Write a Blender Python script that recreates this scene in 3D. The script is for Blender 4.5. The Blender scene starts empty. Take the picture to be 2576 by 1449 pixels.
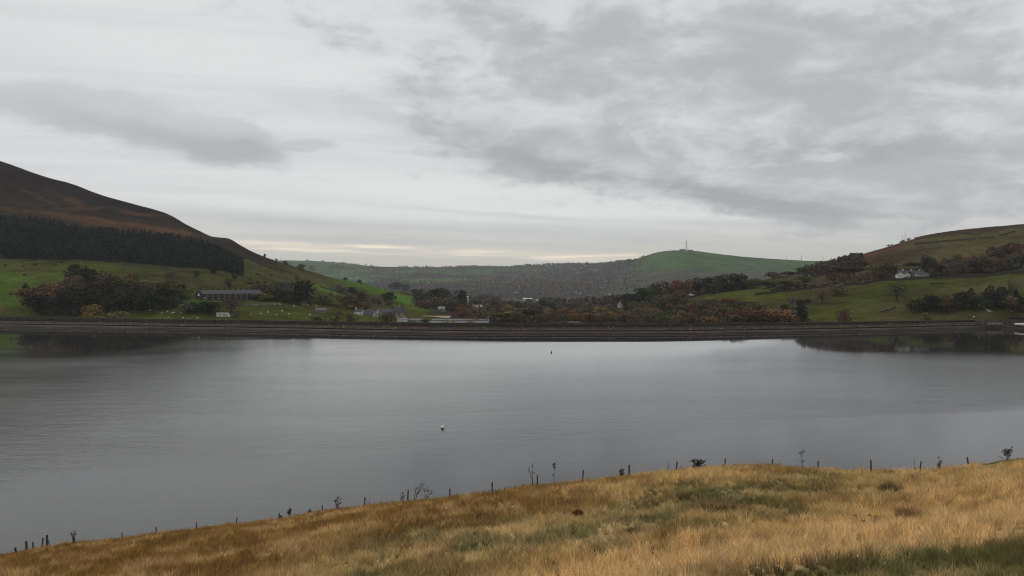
import bpy, bmesh, math, random
import numpy as np
from mathutils import Vector, Matrix, Euler

random.seed(7)
RNG = np.random.default_rng(7)
C = bpy.context.scene.collection
SC = bpy.context.scene
rad = math.radians

# ------------------------------------------------------------------ camera
F = 2012.0            # focal length in units of a 2576 px wide frame
CX, CY = 1288.0, 724.5
HZ = 709.4            # eye level
CAMZ = 29.25          # metres above the water
PITCH = math.atan((CY - HZ) / F)
cam = bpy.data.cameras.new('camera')
cam.sensor_width = 36.0
cam.lens = F / 2576.0 * 36.0
cam.clip_start = 0.1
cam.clip_end = 40000.0
camo = bpy.data.objects.new('camera', cam)
camo.location = (0, 0, CAMZ)
camo.rotation_euler = (math.pi / 2 - PITCH, 0, 0)
C.objects.link(camo)
SC.camera = camo
SC.render.resolution_x, SC.render.resolution_y = 1024, 576

# ------------------------------------------------------------------ view transform
SC.view_settings.view_transform = 'Standard'
SC.view_settings.look = 'None'
SC.view_settings.exposure = 0.0
SC.view_settings.gamma = 1.0
SC.view_settings.use_curve_mapping = False
SC.cycles.use_denoising = True
SC.cycles.denoising_input_passes = 'RGB_ALBEDO_NORMAL'
SC.cycles.denoising_prefilter = 'ACCURATE'
SC.cycles.filter_width = 1.1
SC.cycles.sample_clamp_indirect = 4.0
SC.cycles.max_bounces = 6
SC.cycles.diffuse_bounces = 3
SC.cycles.glossy_bounces = 3
SC.cycles.transparent_max_bounces = 8
SC.cycles.volume_bounces = 1

# ------------------------------------------------------------------ node helper
class NT:
    def __init__(s, nt):
        s.nt = nt
    def new(s, t, **k):
        n = s.nt.nodes.new(t)
        for a, b in k.items():
            setattr(n, a, b)
        return n
    def put(s, sock, v):
        if v is None:
            return
        if isinstance(v, bpy.types.NodeSocket):
            s.nt.links.new(v, sock)
        else:
            if hasattr(sock.default_value, '__len__') and not hasattr(v, '__len__'):
                v = (v,) * len(sock.default_value)
            if hasattr(sock.default_value, '__len__') and len(sock.default_value) == 4 and len(v) == 3:
                v = (*v, 1.0)
            sock.default_value = v
    def m(s, op, a, b=None, c=None, clamp=False):
        n = s.new('ShaderNodeMath', operation=op)
        n.use_clamp = clamp
        s.put(n.inputs[0], a); s.put(n.inputs[1], b); s.put(n.inputs[2], c)
        return n.outputs[0]
    def add(s, a, b): return s.m('ADD', a, b)
    def sub(s, a, b): return s.m('SUBTRACT', a, b)
    def mul(s, a, b): return s.m('MULTIPLY', a, b)
    def smooth(s, v, lo, hi, a=0.0, b=1.0):
        n = s.new('ShaderNodeMapRange', interpolation_type='SMOOTHSTEP')
        s.put(n.inputs['Value'], v); s.put(n.inputs['From Min'], lo); s.put(n.inputs['From Max'], hi)
        s.put(n.inputs['To Min'], a); s.put(n.inputs['To Max'], b)
        return n.outputs[0]
    def mix(s, f, a, b, mode='MIX'):
        n = s.new('ShaderNodeMix', data_type='RGBA', blend_type=mode)
        s.put(n.inputs['Factor'], f)
        s.put(n.inputs[6], a); s.put(n.inputs[7], b)
        return n.outputs[2]
    def noise(s, vec, scale=1.0, detail=4.0, rough=0.55, dist=0.0):
        n = s.new('ShaderNodeTexNoise')
        s.put(n.inputs['Vector'], vec); s.put(n.inputs['Scale'], scale)
        s.put(n.inputs['Detail'], detail); s.put(n.inputs['Roughness'], rough); s.put(n.inputs['Distortion'], dist)
        return n.outputs['Fac']
    def comb(s, x, y, z=0.0):
        n = s.new('ShaderNodeCombineXYZ')
        s.put(n.inputs[0], x); s.put(n.inputs[1], y); s.put(n.inputs[2], z)
        return n.outputs[0]

# ------------------------------------------------------------------ sky
SUN_EL, SUN_AZ = rad(42), rad(-35)         # behind the cloud, ahead and a little to one side
world = bpy.data.worlds.new('World')
SC.world = world
world.use_nodes = True
nt = world.node_tree
nt.nodes.clear()
N = NT(nt)
tc = N.new('ShaderNodeTexCoord')
sep = N.new('ShaderNodeSeparateXYZ')
nt.links.new(tc.outputs['Generated'], sep.inputs[0])
dx, dy, dz = sep.outputs
az = N.m('ARCTAN2', dx, dy)
el = N.m('ARCSINE', dz)
elp = N.m('MAXIMUM', el, 0.0)
# cloud sheet coordinates: a flat layer seen in perspective
zz = N.add(N.m('MAXIMUM', dz, 0.0), 0.075)
cu = N.m('DIVIDE', dx, zz)
cv = N.m('DIVIDE', dy, zz)
cs, sn = math.cos(rad(16)), math.sin(rad(16))       # the cloud rolls run slightly askew
cr = N.add(N.mul(cu, cs), N.mul(cv, sn))
ct = N.sub(N.mul(cv, cs), N.mul(cu, sn))
P1 = N.comb(N.mul(cr, 0.55), ct, 0.3)
P2 = N.comb(N.mul(cr, 0.30), N.mul(ct, 1.0), 4.7)
n_big = N.noise(P1, 0.62, 5, 0.55, 0.25)
n_fine = N.noise(P1, 2.3, 6, 0.60, 0.35)
n_strk = N.noise(P2, 1.5, 5, 0.55, 0.2)
# ragged edges of the separate clouds
A1 = N.comb(N.mul(az, 1.0), N.mul(el, 2.2), 1.3)
w1 = N.noise(A1, 7.0, 5, 0.6)
w2 = N.noise(A1, 23.0, 5, 0.62)
warp = N.add(N.mul(N.sub(w1, 0.5), 0.085), N.mul(N.sub(w2, 0.5), 0.045))
warp2 = N.add(N.mul(N.sub(N.noise(A1, 9.0, 4, 0.6, 0.5), 0.5), 0.10), 0.0)
azw = N.add(az, warp2)
elw = N.add(el, N.mul(warp, 0.42))

def aim(px, py):
    a = math.atan((px - CX) / F)
    return a, math.atan((HZ - py) / F * math.cos(a))

def blob(px, py, rx, ry, rot=0.0, hard=2.0, A=None, E=None):
    """soft ellipse of cloud at one direction; rot in degrees, downward to the right"""
    a0, e0 = aim(px, py)
    c, s_ = math.cos(rad(rot)), math.sin(rad(rot))
    da = N.sub(A or azw, a0); de = N.sub(E or elw, e0)
    u = N.mul(N.sub(N.mul(da, c), N.mul(de, s_)), F / rx)
    v = N.mul(N.add(N.mul(da, s_), N.mul(de, c)), F / ry)
    d2 = N.add(N.mul(u, u), N.mul(v, v))
    return N.m('EXPONENT', N.mul(N.m('POWER', d2, hard / 2.0), -1.0))

def total(lst):
    t = lst[0]
    for x in lst[1:]:
        t = N.add(t, x)
    return t

# the base overcast: pale, a little duller and warmer towards the skyline
lowf = N.smooth(elp, 0.025, 0.095)
base = N.mix(lowf, (0.575, 0.56, 0.495), (0.71, 0.715, 0.72))
strk = N.smooth(n_strk, 0.38, 0.66)
strk_w = N.mul(N.smooth(elp, 0.25, 0.04), 0.52)
base = N.mix(N.mul(strk, strk_w), base, (0.50, 0.51, 0.525))
gen = N.smooth(n_big, 0.40, 0.70)
base = N.mix(N.mul(gen, N.smooth(elp, 0.03, 0.25, 0.0, 0.34)), base, (0.50, 0.50, 0.52))
# bright left-hand sky
brt = total([blob(560, 60, 620, 150, 6, 2), N.mul(blob(1180, 440, 420, 70, 8, 2), 0.8), N.mul(blob(560, 505, 300, 18, 3, 2, az, el), 0.9),
             N.mul(blob(1750, 528, 330, 20, 7, 2), 1.1), N.mul(blob(2300, 440, 240, 30, -4, 2), 0.9), N.mul(blob(1900, 350, 160, 22, 6, 2), 0.55),
             N.mul(blob(2010, 370, 60, 16, 6, 2), 0.5), N.mul(blob(1720, 415, 90, 20, 4, 2), 0.4), N.mul(blob(1250, 515, 640, 62, 4, 2), 1.3)])
base = N.mix(N.m('MINIMUM', N.mul(brt, 0.55), 0.75), base, (0.79, 0.795, 0.79))
# darker cloud bodies
big = total([blob(1700, 290, 760, 210, 10, 3), blob(2360, 190, 620, 250, 6, 3), N.mul(blob(1500, 420, 520, 62, 12, 3), 1.0),
             N.mul(blob(2000, 500, 420, 46, 4, 3), 1.0), N.mul(blob(2420, 500, 280, 44, 2, 3), 0.9), N.mul(blob(1460, 110, 620, 150, 8, 2), 0.7)])
n_puff = N.noise(A1, 11.0, 6, 0.60, 0.3)
tex = N.add(N.add(N.mul(N.sub(n_fine, 0.5), 1.7), N.mul(N.sub(n_big, 0.5), 1.2)), N.mul(N.sub(n_puff, 0.5), 2.6))
bigm = N.smooth(N.add(big, tex), 0.20, 1.25)
shade = N.smooth(N.add(N.add(N.mul(n_puff, 0.9), N.mul(n_big, 0.6)), N.mul(N.m('MINIMUM', big, 1.4), 0.12)), 0.66, 1.02)
cloudc = N.mix(shade, (0.70, 0.705, 0.71), (0.42, 0.425, 0.45))
base = N.mix(N.mul(bigm, 0.80), base, cloudc)
st2 = N.noise(N.comb(N.mul(cr, 0.22), N.mul(ct, 1.5), 9.0), 1.3, 6, 0.62, 0.3)
base = N.mix(N.mul(N.smooth(st2, 0.46, 0.68), 0.20), base, (0.44, 0.445, 0.465))
base = N.mix(N.mul(N.smooth(st2, 0.46, 0.30), 0.16), base, (0.84, 0.845, 0.84))
# flat undersides of the big cloud
und = total([N.mul(blob(1760, 490, 330, 24, 12, 2), 1.0), N.mul(blob(2080, 380, 330, 26, 3, 2), 0.9), N.mul(blob(1960, 520, 170, 20, 6, 2), 0.8), N.mul(blob(1330, 405, 330, 30, 12, 2), 0.7)])
base = N.mix(N.m('MINIMUM', N.mul(und, N.smooth(N.add(N.mul(n_puff, 0.6), N.mul(n_fine, 0.4)), 0.34, 0.60)), 0.85), base, (0.375, 0.38, 0.40))
# the lens of grey cloud over the moorland hill, and its little fragment
lens = total([blob(430, 322, 300, 68, 9, 3), blob(130, 278, 230, 50, 8, 3), N.mul(blob(620, 350, 120, 40, 6, 3), 0.8), N.mul(blob(600, 385, 90, 26, -10, 3), 0.6)])
lensm = N.smooth(N.add(lens, N.mul(N.sub(n_fine, 0.5), 1.1)), 0.28, 1.05)
lensd = N.add(N.mul(blob(400, 345, 330, 34, 8, 2), 0.85), N.mul(blob(600, 375, 120, 30, -4, 2), 0.6))
lensc = N.mix(N.m('MINIMUM', lensd, 1.0), (0.575, 0.58, 0.59), (0.415, 0.42, 0.435))
base = N.mix(N.mul(lensm, 0.88), base, lensc)
frag = N.smooth(N.add(blob(800, 380, 66, 22, 2, 3), N.mul(N.sub(n_fine, 0.5), 1.2)), 0.3, 1.0)
base = N.mix(N.mul(frag, 0.55), base, (0.47, 0.475, 0.49))
wisp = N.smooth(N.add(total([blob(830, 255, 260, 40, 8, 3), blob(960, 290, 120, 20, 12, 3)]), N.mul(N.sub(n_fine, 0.5), 1.6)), 0.4, 1.3)
base = N.mix(N.mul(wisp, 0.45), base, (0.52, 0.525, 0.53))
# thin bars of cloud and the warm slits under them
az_s = N.add(az, N.mul(N.sub(w1, 0.5), 0.10))
el_s = N.add(el, N.mul(N.sub(w2, 0.5), 0.006))
bar = total([N.mul(blob(1150, 575, 640, 17, 2.5, 2, az_s, el_s), 0.7), N.mul(blob(620, 545, 240, 14, 4, 2, az_s, el_s), 0.6),
             N.mul(blob(1950, 565, 420, 12, 2, 2, az_s, el_s), 0.6), N.mul(blob(1250, 540, 300, 6, 4, 2, az_s, el_s), 0.6), N.mul(blob(820, 598, 230, 9, 2, 2, az_s, el_s), 0.5)])
base = N.mix(N.m('MINIMUM', N.mul(bar, 0.5), 0.6), base, (0.46, 0.475, 0.49))
slit_t = N.smooth(N.noise(N.comb(N.mul(az, 8.0), N.mul(el, 190.0), 2.0), 1.0, 4, 0.6, 0.3), 0.40, 0.62)
slit = total([blob(800, 617, 300, 6, 1.5, 2, az_s, el_s), N.mul(blob(840, 632, 230, 4, 2.5, 2, az_s, el_s), 0.8), blob(1430, 645, 300, 9, 2.0, 2, az_s, el_s), N.mul(blob(1150, 640, 120, 3, 2, 2, az_s, el_s), 0.5)])
slit = N.m('MINIMUM', N.mul(slit, N.add(0.35, N.mul(slit_t, 0.65))), 1.0)
base = N.mix(N.mul(slit, 0.85), base, (1.15, 0.98, 0.74))
sky = N.new('ShaderNodeTexSky', sky_type='NISHITA')
sky.sun_disc = False
sky.sun_elevation = SUN_EL
sky.sun_rotation = SUN_AZ
sky.air_density = 1.0
sky.dust_density = 2.0
bg1 = N.new('ShaderNodeBackground'); bg1.inputs['Strength'].default_value = 0.08
nt.links.new(sky.outputs[0], bg1.inputs['Color'])
bg2 = N.new('ShaderNodeBackground'); bg2.inputs['Strength'].default_value = 1.0
nt.links.new(base, bg2.inputs['Color'])
ms = N.new('ShaderNodeMixShader'); ms.inputs[0].default_value = 0.97      # cloud cover
nt.links.new(bg1.outputs[0], ms.inputs[1]); nt.links.new(bg2.outputs[0], ms.inputs[2])
wo = N.new('ShaderNodeOutputWorld')
nt.links.new(ms.outputs[0], wo.inputs['Surface'])

sun = bpy.data.lights.new('sun', 'SUN')
sun.energy = 1.3
sun.angle = rad(30)
sun.color = (1.0, 0.96, 0.90)
suno = bpy.data.objects.new('sun', sun)
sdir = Vector((math.sin(SUN_AZ) * math.cos(SUN_EL), math.cos(SUN_AZ) * math.cos(SUN_EL), math.sin(SUN_EL)))
suno.rotation_euler = (-sdir).to_track_quat('-Z', 'Y').to_euler()
suno.location = (0, 0, 300)
C.objects.link(suno)

# ------------------------------------------------------------------ materials
def material(name, rough=0.9):
    m = bpy.data.materials.new(name)
    m.use_nodes = True
    n = NT(m.node_tree)
    b = m.node_tree.nodes['Principled BSDF']
    b.inputs['Roughness'].default_value = rough
    if 'Specular IOR Level' in b.inputs:
        b.inputs['Specular IOR Level'].default_value = 0.06 if rough > 0.84 else 0.25
    return m, n, b

def plain(name, col, rough=0.85, var=0.25, scale=1.5, bump=0.0, metal=0.0):
    m, n, b = material(name, rough)
    t = n.new('ShaderNodeTexCoord')
    f = n.noise(t.outputs['Object'], scale, 5, 0.6)
    lo = tuple(c * (1 - var) for c in col); hi = tuple(min(1, c * (1 + var)) for c in col)
    n.put(b.inputs['Base Color'], n.mix(n.smooth(f, 0.3, 0.7), lo, hi))
    b.inputs['Metallic'].default_value = metal
    if bump:
        bp = n.new('ShaderNodeBump'); bp.inputs['Strength'].default_value = bump
        m.node_tree.links.new(f, bp.inputs['Height'])
        m.node_tree.links.new(bp.outputs[0], b.inputs['Normal'])
    return m

def attr_mat(name, attr='col', rough=0.95, transl=0.0, noise=None):
    m, n, b = material(name, rough)
    a = n.new('ShaderNodeAttribute'); a.attribute_name = attr
    col = a.outputs['Color']
    if noise:
        g = n.new('ShaderNodeNewGeometry')
        for sc, amt in noise:
            f = n.noise(g.outputs['Position'], sc, 5, 0.62)
            k = n.smooth(f, 0.25, 0.75, 1 - amt, 1 + amt)
            col = n.mix(1.0, col, n.comb(k, k, k), 'MULTIPLY')
    n.put(b.inputs['Base Color'], col)
    b.inputs['Specular IOR Level'].default_value = 0.0
    if transl:
        tr = n.new('ShaderNodeBsdfTranslucent'); n.put(tr.inputs[0], col)
        mx = n.new('ShaderNodeMixShader'); mx.inputs[0].default_value = transl
        L = m.node_tree.links
        L.new(b.outputs[0], mx.inputs[1]); L.new(tr.outputs[0], mx.inputs[2])
        L.new(mx.outputs[0], m.node_tree.nodes['Material Output'].inputs['Surface'])
    return m

M = {}
M['terrain'] = attr_mat('hillside_cover', noise=[(0.012, 0.30), (0.07, 0.30), (0.35, 0.28)])
M['bank'] = attr_mat('bank_turf', noise=[(0.5, 0.25), (5.0, 0.35)])
M['grass'] = attr_mat('dry_grass', rough=0.8, transl=0.5)
M['mass'] = attr_mat('leaf_mass', rough=0.9)
M['black_stone_shade'] = plain('black_stone_and_painted_shade', (0.014, 0.012, 0.010), 0.95, 0.3, 0.8)  # near-black stone of the risers; painted shade at the parapet base
M['wet_stone'] = plain('wet_stone', (0.030, 0.025, 0.023), 0.8, 0.35, 0.8)
M['dark_stone'] = plain('blackened_gritstone', (0.044, 0.040, 0.034), 0.9, 0.35, 0.6)
M['coping'] = plain('coping_stone', (0.085, 0.078, 0.070), 0.9, 0.3, 0.8)
M['pale_stone'] = plain('pale_stone', (0.36, 0.33, 0.28), 0.9, 0.25, 0.8)
M['spillway'] = plain('spillway_stone', (0.075, 0.068, 0.062), 0.9, 0.3, 0.5)
M['grey_stone'] = plain('grey_stone', (0.17, 0.155, 0.14), 0.9, 0.3, 0.5)
M['slate'] = plain('slate_roof', (0.075, 0.075, 0.082), 0.88, 0.2, 0.8)
M['dark_slate'] = plain('dark_slate_roof', (0.055, 0.055, 0.06), 0.6, 0.25, 0.8)
M['steel_roof'] = plain('steel_sheet_roof', (0.15, 0.165, 0.18), 0.5, 0.12, 0.6)
M['white'] = plain('white_paint', (0.52, 0.52, 0.50), 0.7, 0.06, 2.0)
M['offwhite'] = plain('weathered_white', (0.37, 0.37, 0.355), 0.75, 0.12, 1.0)
M['dull_white'] = plain('dull_white_render', (0.40, 0.40, 0.39), 0.85, 0.12, 0.3)
M['sandstone'] = plain('sandstone', (0.30, 0.245, 0.20), 0.9, 0.2, 0.7)
M['glass'] = plain('dark_window', (0.02, 0.022, 0.025), 0.15, 0.2, 2.0)
M['green_roof'] = plain('pale_green_roof', (0.42, 0.58, 0.46), 0.6, 0.1, 0.4)
M['black'] = plain('black_rubber', (0.012, 0.012, 0.013), 0.55, 0.3, 3.0)
M['redbrown'] = plain('dark_red_paint', (0.06, 0.022, 0.02), 0.5, 0.3, 3.0)
M['red'] = plain('red_paint', (0.45, 0.05, 0.03), 0.5, 0.15, 3.0)
M['post'] = plain('weathered_post', (0.080, 0.068, 0.058), 0.95, 0.45, 9.0, 0.4)
M['wire'] = plain('rusted_wire', (0.07, 0.06, 0.055), 0.8, 0.2, 9.0)
M['metal'] = plain('galvanised_steel', (0.22, 0.23, 0.24), 0.55, 0.2, 0.3)
M['trunk'] = plain('bark', (0.055, 0.045, 0.038), 0.95, 0.3, 3.0)
M['twig'] = plain('bare_twig', (0.052, 0.042, 0.036), 0.95, 0.3, 6.0)
M['drystone'] = plain('dry_stone', (0.065, 0.058, 0.05), 0.95, 0.4, 0.7)
M['road'] = plain('asphalt', (0.06, 0.06, 0.06), 0.9, 0.2, 0.3)
M['wool'] = plain('sheep_wool', (0.62, 0.59, 0.52), 0.95, 0.1, 6.0)

# tree leaves: colour comes from the tree object, spread from the leaf attribute
m_, n_, b_ = material('tree_leaves', 0.9)
oi = n_.new('ShaderNodeObjectInfo')
at = n_.new('ShaderNodeAttribute'); at.attribute_name = 'tint'
n_.put(b_.inputs['Base Color'], n_.mix(1.0, oi.outputs['Color'], at.outputs['Color'], 'MULTIPLY'))
b_.inputs['Specular IOR Level'].default_value = 0.0
M['leaves'] = m_

# stone pitching of the dam
m_, n_, b_ = material('pitching_stone', 0.9)
g = n_.new('ShaderNodeNewGeometry')
sp = n_.new('ShaderNodeSeparateXYZ'); m_.node_tree.links.new(g.outputs['Position'], sp.inputs[0])
st = n_.comb(n_.mul(sp.outputs[0], 0.10), n_.mul(sp.outputs[1], 0.6), n_.mul(sp.outputs[2], 2.2))
f1 = n_.noise(st, 1.0, 6, 0.65)
f2 = n_.noise(g.outputs['Position'], 0.9, 5, 0.7)
c1 = n_.mix(n_.smooth(f1, 0.32, 0.68), (0.052, 0.038, 0.031), (0.118, 0.088, 0.072))
n_.put(b_.inputs['Base Color'], n_.mix(n_.smooth(f2, 0.40, 0.65, 0, 0.5), c1, (0.05, 0.042, 0.034)))
M['pitching'] = m_
m_, n_, b_ = material('rough_slope', 0.95)
g = n_.new('ShaderNodeNewGeometry')
f1 = n_.noise(g.outputs['Position'], 0.16, 6, 0.65)
f2 = n_.noise(g.outputs['Position'], 1.1, 5, 0.7)
c1 = n_.mix(n_.smooth(f1, 0.38, 0.64), (0.023, 0.0165, 0.0125), (0.040, 0.031, 0.017))
n_.put(b_.inputs['Base Color'], n_.mix(n_.smooth(f2, 0.46, 0.70), c1, (0.054, 0.041, 0.033)))
M['slope'] = m_

# water
m_, n_, b_ = material('reservoir_water', 0.02)
g = n_.new('ShaderNodeNewGeometry')
sp = n_.new('ShaderNodeSeparateXYZ'); m_.node_tree.links.new(g.outputs['Position'], sp.inputs[0])
px_, py_ = sp.outputs[0], sp.outputs[1]
b_.inputs['Base Color'].default_value = (0.022, 0.022, 0.023, 1)
b_.inputs['IOR'].default_value = 1.333
b_.inputs['Specular IOR Level'].default_value = 0.5
lanes = n_.noise(n_.comb(n_.mul(px_, 0.010), n_.mul(py_, 0.030), 0.0), 1.0, 3, 0.5, 0.3)
lane2 = n_.noise(n_.comb(n_.mul(px_, 0.016), n_.mul(py_, 0.045), 4.0), 1.0, 4, 0.55, 0.4)
# sheltered calm water below the hills, wind ripple out on the open reservoir
wob = n_.mul(n_.sub(lanes, 0.5), 46.0)
far_calm = n_.smooth(n_.add(py_, wob), 285.0, 345.0)
mid_calm = n_.smooth(n_.add(py_, n_.mul(wob, 1.6)), 150.0, 380.0)
sides = n_.m('MAXIMUM', n_.smooth(px_, -60.0, -200.0), n_.smooth(px_, 40.0, 170.0))
calm = n_.add(n_.mul(far_calm, sides), n_.mul(mid_calm, n_.sub(1.0, sides)))
lee = n_.mul(n_.smooth(n_.add(n_.add(py_, n_.mul(px_, -0.35)), n_.mul(wob, 0.5)), 152.0, 138.0), 0.75)
calm = n_.m('MAXIMUM', calm, lee)
gap = n_.mul(n_.smooth(n_.add(px_, wob), -176.0, -156.0), n_.smooth(px_, 40.0, -110.0))
gap = n_.mul(gap, n_.smooth(n_.add(py_, n_.mul(n_.m('ABSOLUTE', px_), -0.08)), 408.0, 386.0))
patch = n_.mul(n_.smooth(n_.add(py_, n_.mul(px_, 0.16)), 282.0, 294.0), n_.smooth(n_.add(py_, n_.mul(px_, 0.16)), 322.0, 306.0))
patch = n_.mul(patch, n_.smooth(px_, -185.0, -225.0))
calm = n_.mul(calm, n_.sub(1.0, n_.m('MINIMUM', n_.add(n_.mul(gap, 0.5), patch), 1.0)))
rip = n_.sub(1.0, calm)
streak = n_.smooth(lane2, 0.36, 0.66, 0.82, 1.12)
n_.put(b_.inputs['Roughness'], n_.add(n_.mul(n_.mul(rip, streak), 0.130), n_.smooth(n_.m('ABSOLUTE', px_), 60.0, 170.0, 0.018, 0.042)))
wv = n_.comb(n_.mul(px_, 0.55), n_.mul(py_, 1.5), 0.0)
h1 = n_.noise(wv, 1.1, 3, 0.6)
h2 = n_.noise(wv, 0.16, 4, 0.55)
bp = n_.new('ShaderNodeBump')
bp.inputs['Distance'].default_value = 0.25
n_.put(bp.inputs['Height'], n_.add(h1, n_.mul(h2, 1.6)))
n_.put(bp.inputs['Strength'], n_.add(n_.mul(n_.mul(rip, streak), 0.17), 0.003))
m_.node_tree.links.new(bp.outputs[0], b_.inputs['Normal'])
M['water'] = m_

# ------------------------------------------------------------------ geometry helpers
def P(px, py, Y):
    """world point seen at (px,py) of a 2576-wide frame, at distance Y down the valley"""
    a = (px - CX) / F; v = (py - CY) / F
    c, s = math.cos(PITCH), math.sin(PITCH)
    d = (a, c - v * s, -s - v * c)
    t = Y / d[1]
    return Vector((d[0] * t, Y, CAMZ + d[2] * t))

def zat(py, Y):
    v = (np.asarray(py, float) - CY) / F
    c, s = math.cos(PITCH), math.sin(PITCH)
    return CAMZ + (-s - v * c) / (c - v * s) * np.asarray(Y, float)

def xat(px, py, Y):
    v = (np.asarray(py, float) - CY) / F
    c, s = math.cos(PITCH), math.sin(PITCH)
    return (np.asarray(px, float) - CX) / F / (c - v * s) * np.asarray(Y, float)

def to_px(x, y, z):
    c, s = math.cos(PITCH), math.sin(PITCH)
    zz = z - CAMZ
    fwd = y * c - zz * s
    up = y * s + zz * c
    return CX + F * x / fwd, CY - F * up / fwd

def hash2(ix, iy, seed):
    h = np.sin(ix * 127.1 + iy * 311.7 + seed * 74.7) * 43758.5453
    return h - np.floor(h)

def vnoise(x, y, seed=0):
    ix, iy = np.floor(x), np.floor(y)
    fx, fy = x - ix, y - iy
    fx = fx * fx * (3 - 2 * fx); fy = fy * fy * (3 - 2 * fy)
    a = hash2(ix, iy, seed); b = hash2(ix + 1, iy, seed); c = hash2(ix, iy + 1, seed); d = hash2(ix + 1, iy + 1, seed)
    return (a * (1 - fx) + b * fx) * (1 - fy) + (c * (1 - fx) + d * fx) * fy

def fbm(x, y, seed=0, oct=4):
    t = 0; amp = 0.5; tot = 0
    for o in range(oct):
        t = t + amp * vnoise(x * 2 ** o + 17.3 * o, y * 2 ** o - 9.1 * o, seed + o); tot += amp; amp *= 0.5
    return t / tot

def pchip(xk, yk, x):
    xk = np.asarray(xk, float); yk = np.asarray(yk, float)
    h = np.diff(xk); d = np.diff(yk) / h
    m = np.zeros_like(yk)
    for i in range(1, len(xk) - 1):
        if d[i - 1] * d[i] > 0:
            w1 = 2 * h[i] + h[i - 1]; w2 = h[i] + 2 * h[i - 1]
            m[i] = (w1 + w2) / (w1 / d[i - 1] + w2 / d[i])
    m[0], m[-1] = d[0], d[-1]
    i = np.clip(np.searchsorted(xk, x) - 1, 0, len(h) - 1)
    t = np.clip((x - xk[i]) / h[i], 0, 1)
    t2, t3 = t * t, t * t * t
    return (2 * t3 - 3 * t2 + 1) * yk[i] + (t3 - 2 * t2 + t) * h[i] * m[i] + (-2 * t3 + 3 * t2) * yk[i + 1] + (t3 - t2) * h[i] * m[i + 1]

def np_mesh(name, verts, faces, mat, col=None, attr='col', smooth=False, parent=None):
    """verts (n,3), faces (m,k) arrays -> one mesh object"""
    me = bpy.data.meshes.new(name)
    verts = np.asarray(verts, np.float32)
    flist = faces if isinstance(faces, list) else [faces]
    me.vertices.add(len(verts)); me.vertices.foreach_set('co', verts.ravel())
    nl = sum(f.size for f in flist); nf = sum(len(f) for f in flist)
    me.loops.add(nl); me.loops.foreach_set('vertex_index', np.concatenate([f.ravel() for f in flist]).astype(np.int32))
    me.polygons.add(nf)
    tot = np.concatenate([np.full(len(f), f.shape[1], np.int32) for f in flist])
    start = np.concatenate([[0], np.cumsum(tot)[:-1]]).astype(np.int32)
    me.polygons.foreach_set('loop_start', start)
    if smooth:
        me.polygons.foreach_set('use_smooth', np.ones(nf, bool))
    me.update(calc_edges=True)
    if col is not None:
        a = me.color_attributes.new(attr, 'FLOAT_COLOR', 'POINT')
        c4 = np.ones((len(verts), 4), np.float32); c4[:, :3] = col
        a.data.foreach_set('color', c4.ravel())
    if mat:
        me.materials.append(mat)
    o = bpy.data.objects.new(name, me)
    C.objects.link(o)
    if parent:
        o.parent = parent
    return o

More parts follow.
